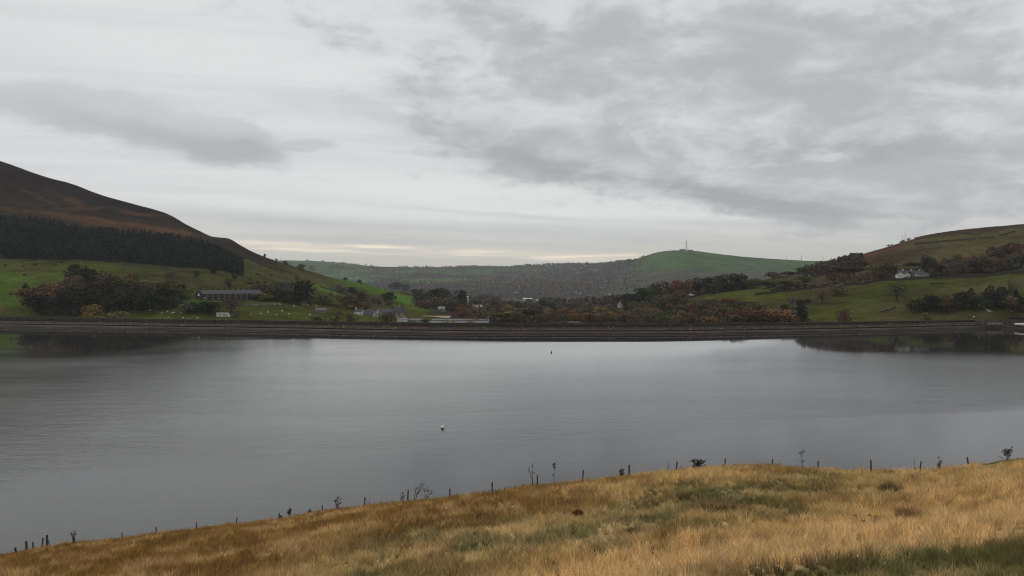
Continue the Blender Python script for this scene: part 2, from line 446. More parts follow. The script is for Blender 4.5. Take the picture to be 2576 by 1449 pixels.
class MB:
    """collects boxes, prisms and tubes into one mesh"""
    def __init__(s):
        s.v = []; s.f = []
    def poly(s, pts, faces):
        b = len(s.v)
        s.v += [tuple(p) for p in pts]
        s.f += [tuple(b + i for i in f) for f in faces]
    def box(s, x0, x1, y0, y1, z0, z1, mat=None):
        p = [(x0, y0, z0), (x1, y0, z0), (x1, y1, z0), (x0, y1, z0), (x0, y0, z1), (x1, y0, z1), (x1, y1, z1), (x0, y1, z1)]
        if mat is not None:
            p = [tuple(mat @ Vector(q)) for q in p]
        s.poly(p, [(0, 3, 2, 1), (4, 5, 6, 7), (0, 1, 5, 4), (1, 2, 6, 5), (2, 3, 7, 6), (3, 0, 4, 7)])
    def prism(s, prof, y0, y1):
        """(x,z) outline pushed from y0 to y1"""
        n = len(prof)
        pts = [(x, y0, z) for x, z in prof] + [(x, y1, z) for x, z in prof]
        s.poly(pts, [tuple(range(n)), tuple(range(2 * n - 1, n - 1, -1))] + [(i, i + n, (i + 1) % n + n, (i + 1) % n) for i in range(n)])
    def prism_x(s, prof, x0, x1):
        """(y,z) outline pushed from x0 to x1"""
        n = len(prof)
        pts = [(x0, y, z) for y, z in prof] + [(x1, y, z) for y, z in prof]
        s.poly(pts, [tuple(range(n - 1, -1, -1)), tuple(range(n, 2 * n))] + [(i, (i + 1) % n, (i + 1) % n + n, i + n) for i in range(n)])
    def tube(s, pts, radii, k=5):
        pts = [Vector(p) for p in pts]
        if not hasattr(radii, '__len__'):
            radii = [radii] * len(pts)
        b = len(s.v)
        for i, p in enumerate(pts):
            d = (pts[min(i + 1, len(pts) - 1)] - pts[max(i - 1, 0)]).normalized()
            u = d.orthogonal().normalized() if abs(d.z) < 0.99 else Vector((1, 0, 0))
            if abs(d.z) < 0.99:
                u = d.cross(Vector((0, 0, 1))).normalized()
            w = d.cross(u)
            for j in range(k):
                a = 2 * math.pi * j / k
                s.v.append(tuple(p + (u * math.cos(a) + w * math.sin(a)) * radii[i]))
        for i in range(len(pts) - 1):
            for j in range(k):
                s.f.append((b + i * k + j, b + i * k + (j + 1) % k, b + (i + 1) * k + (j + 1) % k, b + (i + 1) * k + j))
        s.f.append(tuple(b + j for j in range(k - 1, -1, -1)))
        s.f.append(tuple(b + (len(pts) - 1) * k + j for j in range(k)))
    def lathe(s, prof, k=16, c=(0, 0)):
        """(r,z) profile turned round the z axis"""
        b = len(s.v)
        for r, z in prof:
            for j in range(k):
                a = 2 * math.pi * j / k
                s.v.append((c[0] + r * math.cos(a), c[1] + r * math.sin(a), z))
        for i in range(len(prof) - 1):
            for j in range(k):
                s.f.append((b + i * k + j, b + i * k + (j + 1) % k, b + (i + 1) * k + (j + 1) % k, b + (i + 1) * k + j))
        s.f.append(tuple(b + j for j in range(k - 1, -1, -1)))
        s.f.append(tuple(b + (len(prof) - 1) * k + j for j in range(k)))
    def mesh(s, name, mat, smooth=False):
        me = bpy.data.meshes.new(name)
        me.from_pydata(s.v, [], s.f)
        me.materials.append(mat)
        if smooth:
            for p in me.polygons:
                p.use_smooth = True
        me.update()
        return me
    def build(s, name, mat, parent=None, smooth=False):
        o = bpy.data.objects.new(name, s.mesh(name, mat, smooth))
        C.objects.link(o)
        if parent:
            o.parent = parent
        return o

def tag(o, label=None, cat=None, group=None, kind=None):
    if label: o['label'] = label
    if cat: o['category'] = cat
    if group: o['group'] = group
    if kind: o['kind'] = kind
    return o

def thing(name, label, cat, loc=(0, 0, 0), rz=0.0, group=None):
    o = bpy.data.objects.new(name, None)
    o.empty_display_size = 0.5
    o.location = loc
    o.rotation_euler = (0, 0, rz)
    C.objects.link(o)
    return tag(o, label, cat, group, 'thing')

def part(name, me, parent):
    o = bpy.data.objects.new(name, me)
    C.objects.link(o)
    o.parent = parent
    return o

# ------------------------------------------------------------------ hills and valley: one ground sheet
KX = lambda s: np.array([p[0] for p in s], float)
KV = lambda s, i=1: np.array([p[i] for p in s], float)

dam_line = [(-1600, 800), (-600, 812), (0, 822), (346, 827), (692, 832), (1000, 838), (1288, 841), (1600, 841), (1932, 837), (2200, 832), (2482, 825), (2576, 823), (3176, 812), (4200, 800)]
def damY(px):
    return pchip(KX(dam_line), CAMZ * F / (KV(dam_line) - HZ), np.asarray(px, float))

F1 = [(-1600, 640, 790), (0, 620, 800), (300, 620, 803), (500, 620, 804), (700, 620, 806), (900, 640, 809), (1070, 660, 812), (1300, 680, 815), (1600, 680, 815), (1800, 660, 814), (2000, 640, 812), (2150, 620, 811), (2300, 600, 808), (2400, 590, 804), (2482, 580, 801), (2576, 575, 800), (4200, 560, 780)]
F2 = [(-1600, 850, 600), (0, 850, 650), (200, 860, 657), (400, 880, 670), (600, 880, 690), (700, 860, 722), (800, 860, 742), (900, 870, 756), (1000, 890, 772), (1070, 900, 780), (1200, 900, 790), (1450, 900, 793), (1600, 860, 783), (1700, 820, 772), (1800, 800, 757), (1932, 790, 737), (2157, 780, 718), (2257, 770, 704), (2445, 760, 699), (2576, 750, 687), (4200, 700, 600)]
F3 = [(-1600, 1000, 480), (0, 1000, 552), (100, 1005, 560), (200, 1010, 578), (300, 1020, 588), (400, 1030, 597), (500, 1030, 613), (600, 1040, 643), (650, 1050, 662), (700, 1050, 684), (800, 1040, 712), (900, 1030, 733), (1000, 1030, 750), (1070, 1050, 763), (1200, 1150, 778), (1450, 1150, 775), (1600, 1000, 763), (1700, 950, 752), (1800, 920, 737), (1932, 900, 716), (2050, 890, 695), (2157, 880, 678), (2257, 880, 662), (2445, 880, 640), (2576, 880, 622), (4200, 850, 500)]
F4 = [(-1600, 1350, 300), (-600, 1300, 290), (-300, 1280, 330), (0, 1250, 407), (50, 1250, 424), (110, 1250, 446), (185, 1250, 466), (250, 1250, 491), (330, 1250, 513), (400, 1250, 533), (430, 1250, 544), (470, 1240, 567), (500, 1240, 581), (535, 1240, 597), (572, 1240, 601), (610, 1235, 621), (650, 1230, 640), (692, 1230, 656), (719, 1230, 664), (749, 1230, 672), (794, 1225, 687), (836, 1220, 699), (869, 1215, 705), (919, 1210, 715), (968, 1205, 729), (1019, 1200, 736), (1069, 1200, 748), (1130, 1250, 762), (1200, 1350, 768), (1450, 1400, 760), (1600, 1200, 752), (1700, 1100, 740), (1800, 1050, 722), (1932, 1020, 702), (2050, 1000, 676), (2100, 1000, 665), (2127, 1000, 657), (2182, 1005, 636), (2232, 1010, 621), (2302, 1020, 601), (2382, 1030, 586), (2419, 1035, 581), (2500, 1040, 573), (2576, 1050, 567), (3000, 1070, 535), (4200, 1100, 430)]
F6 = [(-1600, 2400, 734), (1590, 2400, 734), (1750, 2500, 733), (4200, 2500, 733)]
F6b = [(-1600, 3600, 700), (600, 3600, 700), (1000, 3600, 701), (1300, 3600, 703), (1500, 3400, 703), (1600, 3000, 695), (1700, 2900, 690), (1850, 2900, 692), (2050, 3100, 700), (2300, 3200, 700), (4200, 3200, 690)]
F7 = [(-1600, 5200, 640), (500, 5200, 652), (710, 5200, 656), (780, 5200, 657), (880, 5200, 664), (940, 5200, 670), (1050, 5200, 673), (1130, 5200, 673), (1190, 5200, 671), (1260, 5200, 673), (1290, 5200, 672), (1350, 5200, 667), (1440, 5100, 666), (1500, 5000, 664), (1570, 4400, 659), (1595, 4000, 656), (1620, 3700, 646), (1660, 3500, 634), (1700, 3500, 630), (1740, 3500, 631), (1800, 3500, 638), (1870, 3600, 646), (1950, 3800, 652), (2050, 4200, 657), (2120, 4500, 656), (2576, 4600, 640), (4200, 4600, 600)]

cols = np.concatenate([np.arange(-1600, -100, 18.0), np.arange(-100, 2676, 4.5), np.arange(2676, 4200, 18.0)])
def fe(tab):
    k = KX(tab)
    return pchip(k, KV(tab, 1), cols), pchip(k, KV(tab, 2), cols)
Y0 = damY(cols) + 62; z0 = np.full_like(cols, -15.0)
feats = [(Y0, z0)]
for tab in (F1, F2, F3, F4):
    Yk, pk = fe(tab); feats.append((Yk, zat(pk, Yk)))
Y4, z4 = feats[-1]
feats.append((Y4 + 380, np.minimum(z4 - 45, -8.0)))
for tab in (F6, F6b, F7):
    Yk, pk = fe(tab); feats.append((Yk, zat(pk, Yk)))
feats.append((feats[-1][0] + 1400, feats[-1][1] - 150))
segs = [5, 48, 46, 46, 10, 14, 44, 44, 6]
nrow = sum(segs) + 1
GY = np.zeros((len(cols), nrow)); GZ = np.zeros_like(GY); GF = np.zeros_like(GY)
for ci in range(len(cols)):
    Yk = np.array([f[0][ci] for f in feats]); Zk = np.array([f[1][ci] for f in feats])
    ys = []; fs = []
    for k, n in enumerate(segs):
        t = np.arange(n) / n
        ys.append(Yk[k] + (Yk[k + 1] - Yk[k]) * t); fs.append(k + t)
    ys.append([Yk[-1]]); fs.append([len(segs)])
    y = np.concatenate(ys)
    GY[ci] = y; GF[ci] = np.concatenate(fs)
    GZ[ci] = pchip(Yk, Zk, y)
PXg = np.repeat(cols[:, None], nrow, 1)
GX = (PXg - CX) / F * GY * 1.0
# relief: gullies and hummocks
near = GY < 1900
rel = (fbm(GX / 42, GY / 42, 3, 4) - 0.5) * 5.0 + (fbm(GX / 11, GY / 11, 8, 3) - 0.5) * 1.6
relf = (fbm(GX / 170, GY / 170, 5, 4) - 0.5) * 16.0
damp = np.clip((GY - GY[:, :1]) / 120, 0, 1)
sky_d = np.clip(np.abs(GF - 4) / 0.25, 0.25, 1) * np.clip(np.abs(GF - 8) / 0.3, 0.12, 1)
GZ = GZ + np.where(near, rel * damp, relf * np.clip((GY - 1900) / 500, 0, 1)) * sky_d
GPX, GPY = to_px(GX, GY, GZ)

# ---- land cover
COL = {
    'heather': (0.017, 0.0125, 0.0115), 'heather2': (0.030, 0.024, 0.017), 'bracken': (0.075, 0.040, 0.021), 'pasture': (0.047, 0.056, 0.011), 'bright': (0.054, 0.108, 0.016),
    'rough': (0.056, 0.057, 0.018), 'olive': (0.048, 0.045, 0.017), 'upper': (0.064, 0.056, 0.024), 'floor': (0.028, 0.025, 0.018), 'fargreen': (0.060, 0.092, 0.045),
    'farwood': (0.046, 0.043, 0.044), 'mast': (0.056, 0.092, 0.042), 'mastlow': (0.062, 0.060, 0.050), 'dark': (0.018, 0.020, 0.015), 'brown': (0.044, 0.031, 0.021),
}
gcol = np.zeros(GX.shape + (3,))
def lay(w, name):
    global gcol
    c = np.array(COL[name]) if isinstance(name, str) else np.array(name)
    w = np.clip(w, 0, 1)[..., None]
    gcol = gcol * (1 - w) + c * w
def sst(x, a, b):
    t = np.clip((x - a) / (b - a), 0, 1)
    return t * t * (3 - 2 * t)
nA = fbm(GX / 60, GY / 60, 21, 5); nB = fbm(GX / 22, GY / 22, 31, 4); nC = fbm(GX / 150, GY / 40, 41, 4)
jx = (nA - 0.5) * 60; jy = (nB - 0.5) * 22
def ell(px, py, rx, ry, rot=0.0, soft=0.5):
    c, s = math.cos(rad(rot)), math.sin(rad(rot))
    u = GPX + jx - px; v = GPY + jy * min(1, ry / 14) - py
    d = np.sqrt(((u * c + v * s) / rx) ** 2 + ((-u * s + v * c) / ry) ** 2)
    return sst(d, 1 + soft, 1 - soft)
lay(np.ones_like(GX), 'pasture')
lay(sst(nA, 0.45, 0.62) * 0.85, 'rough')
lay(sst(nC, 0.50, 0.66) * 0.7, 'olive')
leftm = (GPX < 1150) & near
rightm = (GPX > 1560) & near
L = leftm.astype(float); R = rightm.astype(float)
# moorland above the plantation, conifer floor
moor = L * sst(GF + (nA - 0.5) * 0.25, 2.86, 2.98) * sst(GPX + jx, 770, 690)
lay(moor, 'heather'); lay(moor * sst(nC, 0.48, 0.62) * 0.8, 'heather2')
for e in [(60, 530, 200, 4.5, 6), (250, 558, 130, 10, 8), (330, 571, 110, 8, 6), (420, 579, 60, 6, 5), (470, 585, 60, 4, 12), (370, 540, 50, 4, 4), (330, 535, 25, 4, 10), (190, 510, 30, 7, 20), (215, 524, 55, 5, 0), (455, 588, 20, 6, 0), (395, 522, 20, 4, 0), (100, 495, 60, 3, 25), (280, 560, 160, 6, 7)]:
    lay(moor * ell(*e) * 0.6, 'bracken')
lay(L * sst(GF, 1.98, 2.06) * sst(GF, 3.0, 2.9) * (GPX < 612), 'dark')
# pastures on the left side of the valley
pl = L * (GF < 2.0)
for e in [(30, 740, 70, 50, 0), (20, 700, 60, 14, 4), (200, 700, 80, 10, 4)]:
    lay(pl * ell(*e) * 0.4, 'bright')
lay(L * ell(935, 722, 110, 12, 17) * 0.95, 'bright'); lay(L * ell(1010, 752, 70, 11, 22) * 0.9, 'bright'); lay(L * ell(860, 716, 40, 14, 20) * 0.95, 'bright')
lay(L * ell(840, 736, 40, 8, 22), 'bright'); lay(L * ell(700, 786, 130, 15, 4) * 0.9, 'pasture'); lay(L * ell(430, 790, 130, 8, 4) * 0.9, 'pasture')
lay(L * ell(760, 680, 90, 22, 14) * 0.7, 'olive'); lay(L * ell(570, 735, 60, 20, 8) * 0.3, 'olive')
lay(L * ell(930, 752, 130, 8, 24) * 0.6, 'olive'); lay(L * ell(880, 740, 120, 5, 22) * 0.7, 'brown')
lay(L * ell(500, 712, 70, 5, 16) * 0.7, 'brown'); lay(L * ell(60, 672, 80, 4, 6) * 0.6, 'olive')
# moor foot and ridge shoulder
lay(L * ell(690, 668, 45, 8, 22) * 0.9, 'heather2'); lay(L * ell(740, 690, 60, 12, 18) * 0.6, 'olive')
# wooded middle of the valley
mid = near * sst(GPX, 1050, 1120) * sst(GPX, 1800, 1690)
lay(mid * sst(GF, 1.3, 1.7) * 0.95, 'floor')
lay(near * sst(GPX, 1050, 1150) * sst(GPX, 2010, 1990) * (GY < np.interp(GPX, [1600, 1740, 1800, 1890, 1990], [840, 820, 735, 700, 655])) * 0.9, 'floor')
lay(near * ell(1620, 772, 34, 8, -6), 'pasture')
# walled hillside on the right
lay(R * ell(2300, 770, 480, 60, -4) * 0.75, 'olive')
for e in [(2300, 712, 110, 8, -6), (2200, 740, 90, 18, -20), (2100, 790, 90, 20, 0), (1960, 745, 60, 8, -6), (2450, 707, 100, 6, 0), (1905, 708, 40, 8, -10), (1870, 748, 90, 10, -4), (2010, 700, 30, 6, -10)]:
    lay(R * ell(*e) * 0.75, 'pasture')
lay(R * ell(2530, 715, 100, 12, -8) * 0.8, 'upper')
up = R * sst(GF, 2.05, 2.2)
lay(up * 0.9 * sst(GPX + jx * 0.5, 1900, 2010), 'brown')
lay(up * ell(2400, 640, 230, 18, -13), 'upper'); lay(up * ell(2470, 596, 200, 12, -7), 'upper'); lay(up * ell(2520, 588, 160, 8, -5) * 0.6, 'rough')
lay(up * ell(2560, 600, 120, 25, -12) * 0.9, 'upper')
lay(up * ell(2220, 632, 130, 5, -22) * 0.9, 'bracken'); lay(up * ell(2380, 664, 90, 6, -14) * 0.7, 'bracken'); lay(up * ell(2185, 678, 25, 16, -50) * 0.6, 'bracken')
# far side of the valley
far = (~near).astype(float)
nF = fbm(GX / 420, GY / 420, 51, 5); nG = fbm(GX / 160, GY / 160, 61, 4)
lay(far, 'farwood')
lay(far * sst(nF, 0.46, 0.56) * sst(GPX + (nG - 0.5) * 300, 1480, 1180) * sst(GPY + (nG - 0.5) * 14, np.interp(GPX, [900, 1250, 1400], [742, 728, 705]), np.interp(GPX, [900, 1250, 1400], [722, 706, 690])), 'fargreen')
lay(far * sst(GPY + (nG - 0.5) * 16, 676, 668) * sst(GPX, 1150, 1000), 'fargreen')
lay(far * sst(nG, 0.58, 0.70) * 0.6, 'farwood')
mastm = far * sst(GPX + (GPY - 650) * 1.2, 1580, 1640)
lay(mastm, 'mastlow')
lay(mastm * sst(GPY + (nG - 0.5) * 26 - 0.02 * np.abs(GPX - 1750), 692, 668), 'mast')
lay(mastm * sst(nF, 0.5, 0.7) * 0.3, 'fargreen')
lay(far * (GPX > 2040) * 0.5, 'fargreen')
nv = len(cols) * nrow
ii = np.arange(len(cols) - 1)[:, None] * nrow + np.arange(nrow - 1)[None, :]
fq = np.stack([ii, ii + nrow, ii + nrow + 1, ii + 1], -1).reshape(-1, 4)
hills = np_mesh('hills', np.stack([GX, GY, GZ], -1).reshape(-1, 3), fq, M['terrain'], gcol.reshape(-1, 3), smooth=True)
tag(hills, kind='structure')

def gz(px, Y):
    """ground height under a column px at distance Y"""
    i = int(np.clip(np.searchsorted(cols, px) - 1, 0, len(cols) - 2))
    t = (px - cols[i]) / (cols[i + 1] - cols[i])
    return (1 - t) * np.interp(Y, GY[i], GZ[i]) + t * np.interp(Y, GY[i + 1], GZ[i + 1])

def seen(px, py):
    """distance at which the ground is first seen at (px,py), beyond the dam"""
    i = int(np.argmin(np.abs(cols - px)))
    a = GPY[i]
    for r in range(segs[0], nrow - 1):
        if a[r] >= py >= a[r + 1] or (r == segs[0] and py >= a[r]):
            t = 0 if a[r] == a[r + 1] or py >= a[r] else (a[r] - py) / (a[r] - a[r + 1])
            return GY[i][r] + t * (GY[i][r + 1] - GY[i][r])
    return GY[i][int(np.argmin(a))]

def spot(px, py, Y=None, sink=0.0):
    if Y is None:
        Y = seen(px, py)
    return Vector(((px - CX) / F * Y, Y, float(gz(px, Y)) - sink)), Y

# valley base far beyond the hills
me = MB(); me.box(-9000, 9000, -1500, 9000, -20.0, -18.0)
o = me.build('ground', plain('valley_ground', (0.05, 0.055, 0.035), 0.95)); tag(o, kind='structure')

# ------------------------------------------------------------------ water
wx = 1100.0
me = MB(); me.poly([(-wx, 30, 0), (wx, 30, 0), (wx, 640, 0), (-wx, 640, 0)], [(0, 1, 2, 3)])
# keep the sheet under the dam and bank only
dcol = np.concatenate([np.arange(-1600, 4200, 40.0)])
dY = damY(dcol); dX = (dcol - CX) / F * dY
vv = []; 
for x, y in zip(dX, dY):
    vv.append((x, y + 4.0, 0.0)); vv.append((x * 0.12, 45.0, 0.0))
ff = np.array([[2 * i, 2 * i + 1, 2 * i + 3, 2 * i + 2] for i in range(len(dX) - 1)])
o = np_mesh('water', np.array(vv), ff[:, ::-1], M['water']); tag(o, kind='structure')
o.data.flip_normals() if o.data.polygons[0].normal.z < 0 else None

# ------------------------------------------------------------------ the near bank
brow = [(-700, 1486), (-400, 1446), (0, 1404), (40, 1396), (115, 1382), (200, 1370), (300, 1362), (392, 1348), (493, 1340), (593, 1327), (700, 1315), (810, 1297), (916, 1283), (1025, 1267), (1131, 1258), (1238, 1244), (1352, 1228), (1466, 1215), (1583, 1203), (1702, 1192), (1824, 1185), (1900, 1183), (2059, 1188), (2193, 1189), (2316, 1189), (2400, 1185), (2480, 1173), (2540, 1161), (2576, 1156), (2900, 1131), (3300, 1121)]
browY = [(-700, 56), (-400, 54), (0, 52), (300, 48), (800, 46), (1352, 43), (1900, 41), (2438, 39), (2576, 38.5), (3300, 36)]
nearY = [(-700, 32), (0, 24), (1288, 15), (2576, 10.5), (3300, 9)]
bcols = np.arange(-700, 3300.1, 10.0)
bY = pchip(KX(browY), KV(browY), bcols); bP = pchip(KX(brow), KV(brow), bcols)
nY = pchip(KX(nearY), KV(nearY), bcols)
bZ = zat(bP, bY); nZ = zat(np.full_like(bcols, 1510.0), nY)
def bank_z(px, Y):
    """bank height under column px at distance Y (vectorised)"""
    px = np.asarray(px, float); Y = np.asarray(Y, float)
    by = np.interp(px, bcols, bY); bz = np.interp(px, bcols, bZ); ny = np.interp(px, bcols, nY); nz = np.interp(px, bcols, nZ)
    sl = (bz - nz) / (by - ny)
    z = nz + (Y - ny) * sl
    x = (px - CX) / F * Y
    t = np.clip((Y - ny) / (by - ny), 0, 1)
    bump = (fbm(x / 4.5, Y / 4.5, 71, 4) - 0.5) * 0.9 + (fbm(x / 1.3, Y / 1.3, 77, 2) - 0.5) * 0.22
    z = z + bump * np.clip(1.15 - t ** 6 * 0.85, 0.3, 1) * np.clip((Y - 6) / 8, 0, 1)
    z = z + 0.55 * np.sin(np.pi * t) * (fbm(x / 14, Y / 14, 79, 2) - 0.45)
    # beyond the fence the ground drops to the water, out of sight
    raysl = (CAMZ - bz) / by
    over = np.maximum(Y - by, 0)
    z = np.where(Y > by, z - over * sl - over * (raysl * 1.28 + 0.02) * np.clip(over / 1.5, 0.45, 1), z)
    return z
rows = np.concatenate([np.linspace(-1.2, 0, 8)[:-1], np.linspace(0, 1, 110), np.array([1.03, 1.06, 1.1, 1.15, 1.2, 1.3, 1.45, 1.7, 2.1, 2.6, 3.2, 3.9, 4.8])])
BY = nY[:, None] + (bY - nY)[:, None] * rows[None, :]
BY = np.where(rows[None, :] < 0, nY[:, None] * (1 + rows[None, :] * 0.62), BY)
BPX = np.repeat(bcols[:, None], len(rows), 1)
BZ = np.maximum(bank_z(BPX, BY), -3.0)
BX = (BPX - CX) / F * BY

GC = {'orange': (0.285, 0.170, 0.054), 'straw': (0.60, 0.415, 0.185), 'pale': (0.66, 0.475, 0.245), 'mixed': (0.275, 0.230, 0.105), 'green': (0.135, 0.142, 0.052), 'olive': (0.150, 0.150, 0.060), 'rust': (0.200, 0.082, 0.026), 'dull': (0.150, 0.092, 0.048), 'fresh': (0.072, 0.115, 0.024)}
def grass_cover(px, Y, z):
    """grass colour by place on the bank; also how tall it stands there"""
    x = (px - CX) / F * Y
    qx, qy = to_px(x, Y, z)
    n1 = fbm(x / 3.2, Y / 3.2, 91, 4); n2 = fbm(x / 9.0, Y / 9.0, 95, 3); n3 = fbm(x / 1.1, Y / 1.1, 99, 3); n4 = fbm(x / 2.0, Y / 4.0, 103, 3)
    jx = (n2 - 0.5) * 420 + (n1 - 0.5) * 160; jy = (n1 - 0.5) * 90 + (n2 - 0.5) * 70
    u, v = qx + jx, qy + jy
    col = np.tile(np.array(GC['mixed']), (len(px), 1)); hgt = np.full(len(px), 0.34)
    def put(w, name, h=None):
        nonlocal col, hgt
        w = np.clip(w, 0, 1)
        col = col * (1 - w[:, None]) + np.array(GC[name]) * w[:, None]
        if h is not None:
            hgt = hgt * (1 - w) + h * w
    def E(cx, cy, rx, ry, rot=0, soft=0.35):
        c, s = math.cos(rad(rot)), math.sin(rad(rot))
        a = u - cx; b = v - cy
        d = np.sqrt(((a * c + b * s) / rx) ** 2 + ((-a * s + b * c) / ry) ** 2)
        return sst(d, 1 + soft, 1 - soft)
    put(sst(n1, 0.52, 0.64) * 0.6, 'straw', 0.42)
    put(sst(n4, 0.47, 0.60) * 0.8, 'olive', 0.26)
    # the tawny sweep along the far edge and over the left of the bank
    browp = np.interp(qx, bcols, bP)
    put(sst(v - browp, 95, 45) * sst(u, 1650, 1250), 'orange', 0.46)
    put(sst(u + (v - 1300) * 0.4, 980, 560) * 0.95, 'orange', 0.44)
    put(sst(v - browp, 60, 25) * sst(u, 1250, 1500) * 0.75, 'straw', 0.5)
    put(E(1500, 1195, 130, 22) * 0.6, 'orange', 0.5); put(E(1900, 1175, 110, 14) * 0.7, 'orange', 0.55)
    put(E(900, 1400, 260, 45, 5) * 0.35, 'straw', 0.5)
    # pale straw sweeping down from the right
    ln = 1449 - (qx - 1150) * 0.165 + jy * 0.7
    put(sst(qy - ln, -35, 25) * sst(u, 1000, 1350), 'straw', 0.44)
    put(sst(qy - ln, 10, 60) * sst(u, 1250, 1650) * 0.75, 'pale', 0.46)
    put(E(2420, 1255, 260, 45, -6) * 0.8, 'straw', 0.46)
    put(E(1330, 1400, 200, 14, -8) * 0.6, 'orange', 0.5); put(E(1750, 1320, 260, 12, -9) * 0.55, 'orange', 0.55); put(E(2130, 1290, 90, 14) * 0.5, 'orange', 0.5)
    # green openings
    for e in [(1560, 1270, 120, 9, 0), (1440, 1365, 70, 14, -10), (1240, 1235, 40, 10, 0), (2000, 1200, 190, 14, 0), (2210, 1195, 60, 9, 0), (1850, 1260, 90, 10, -5), (1030, 1340, 40, 14, 0), (1000, 1430, 35, 20, 0), (1690, 1240, 120, 10, 0), (1620, 1310, 60, 9, 0), (1180, 1330, 90, 12, -4)]:
        put(E(*e) * 0.72, 'olive', 0.24)
    for e in [(1470, 1375, 45, 10, -10), (2030, 1245, 60, 9, -5), (2290, 1245, 60, 9, -5), (1930, 1275, 60, 9, -5), (1010, 1435, 25, 16, 0), (1580, 1290, 30, 6, 0)]:
        put(E(*e) * 0.8, 'green', 0.2)
    for e in [(1850, 1282, 110, 14, -4), (2340, 1232, 75, 12, -6), (2200, 1260, 50, 6, -4), (1600, 1340, 60, 10, -6), (1290, 1440, 60, 14, 0), (900, 1445, 70, 16, 0)]:
        put(E(*e) * 0.5, 'dull', 0.4)
    for e in [(700, 1385, 160, 26, 0), (1080, 1390, 50, 12, 0), (1610, 1360, 40, 8, 0), (1240, 1385, 50, 9, 0), (1090, 1445, 120, 20, 0), (300, 1430, 160, 30, 0)]:
        put(E(*e) * 0.28, 'rust', 0.46)
    # the green hollow in the near corner
    cl = 1462 - (qx - 1830) * 0.165 + (n1 - 0.5) * 60 + (n2 - 0.5) * 40
    put(sst(qy - cl, -20, 22) * sst(u, 1700, 1950), 'green', 0.26)
    put(sst(qy - cl, -10, 22) * sst(n3, 0.44, 0.60) * sst(u, 1700, 1950) * 0.7, 'mixed', 0.36)
    put(sst(qy - cl, 45, 85) * sst(n1, 0.42, 0.55) * sst(u, 2150, 2300) * 0.8, 'straw', 0.4)
    # mown green rim by the fence end
    put(sst(qx + jx * 0.15, 2440, 2490) * sst(qy - browp, 16, 7), 'fresh', 0.10)
    put(sst(n3, 0.56, 0.68) * 0.5, 'pale'); put(sst(n3, 0.42, 0.30) * 0.5, 'dull')
    hgt = hgt * (1 - 0.25 * sst(qy - browp, 30, 5))
    return col, hgt
bcol, _h = grass_cover(BPX.ravel(), BY.ravel(), BZ.ravel())
ii = np.arange(len(bcols) - 1)[:, None] * len(rows) + np.arange(len(rows) - 1)[None, :]
fq = np.stack([ii, ii + len(rows), ii + len(rows) + 1, ii + 1], -1).reshape(-1, 4)
o = np_mesh('bank', np.stack([BX, BY, BZ], -1).reshape(-1, 3), fq, M['bank'], bcol * 0.85, smooth=True)
tag(o, kind='structure')

# long grass, blade by blade
NB = 640000
gp = np.concatenate([RNG.uniform(-160, 2736, 520000), RNG.uniform(2736, 3290, 80000), RNG.uniform(-690, -160, 40000)])
by_ = np.interp(gp, bcols, bY); ny_ = np.interp(gp, bcols, nY)
gY = ny_ * 0.8 + (by_ + 2.2 - ny_ * 0.8) * RNG.uniform(0, 1, NB) ** 0.92
# gather into tufts
gx = (gp - CX) / F * gY
cell = 0.30
tx = np.floor(gx / cell); ty = np.floor(gY / cell)
ox = (tx + 0.15 + 0.7 * hash2(tx, ty, 5)) * cell; oy = (ty + 0.15 + 0.7 * hash2(tx, ty, 6)) * cell
pull = 0.55 * hash2(tx, ty, 9) + 0.15
gx2 = gx + (ox - gx) * pull; gY2 = gY + (oy - gY) * pull
gp = CX + F * gx2 / gY2; gY = gY2; gx = gx2
gz_ = bank_z(gp, gY)
gc, gh = grass_cover(gp, gY, gz_)
tv = hash2(tx, ty, 13)
hh = gh * 0.66 * (0.5 + 0.8 * RNG.uniform(0, 1, NB)) * (0.6 + 0.8 * tv)
lum = (0.62 + 0.80 * RNG.uniform(0, 1, NB)) * (0.72 + 0.56 * hash2(tx, ty, 17))
gc = gc * lum[:, None]
gc[:, 0] *= 1 + 0.10 * (RNG.uniform(0, 1, NB) - 0.5); gc[:, 2] *= 1 + 0.3 * (RNG.uniform(0, 1, NB) - 0.5)
ang = RNG.uniform(0, 2 * np.pi, NB)
fan = np.stack([gx - ox, gY - oy], -1) / cell
bend = hash2(tx, ty, 23) - 0.42
lean = np.stack([bend * 0.5 + fan[:, 0] * 1.0 + 0.42 * RNG.normal(0, 1, NB), fan[:, 1] * 0.8 - 0.08 + 0.42 * RNG.normal(0, 1, NB)], -1) * hh[:, None] * 0.85
wd = (0.0035 + 0.00022 * gY) * (0.7 + 0.6 * RNG.uniform(0, 1, NB))
wx_, wy_ = np.cos(ang) * wd, np.sin(ang) * wd * 0.5
b0 = np.stack([gx, gY, gz_ - 0.03], -1)
mid_ = b0 + np.stack([lean[:, 0] * 0.35, lean[:, 1] * 0.35, hh * 0.62], -1)
tip = b0 + np.stack([lean[:, 0], lean[:, 1], hh], -1)
W = np.stack([wx_, wy_, np.zeros(NB)], -1)
V = np.stack([b0 - W, b0 + W, mid_ + W * 0.8, mid_ - W * 0.8, tip], 1).reshape(-1, 3)
ib = np.arange(NB) * 5
quads = np.stack([ib, ib + 1, ib + 2, ib + 3], -1); tris = np.stack([ib + 3, ib + 2, ib + 4], -1)
o = np_mesh('grass', V, [quads, tris], M['grass'], np.repeat(gc, 5, 0))
tag(o, kind='stuff')
del V, quads, tris, gc, b0, mid_, tip, W

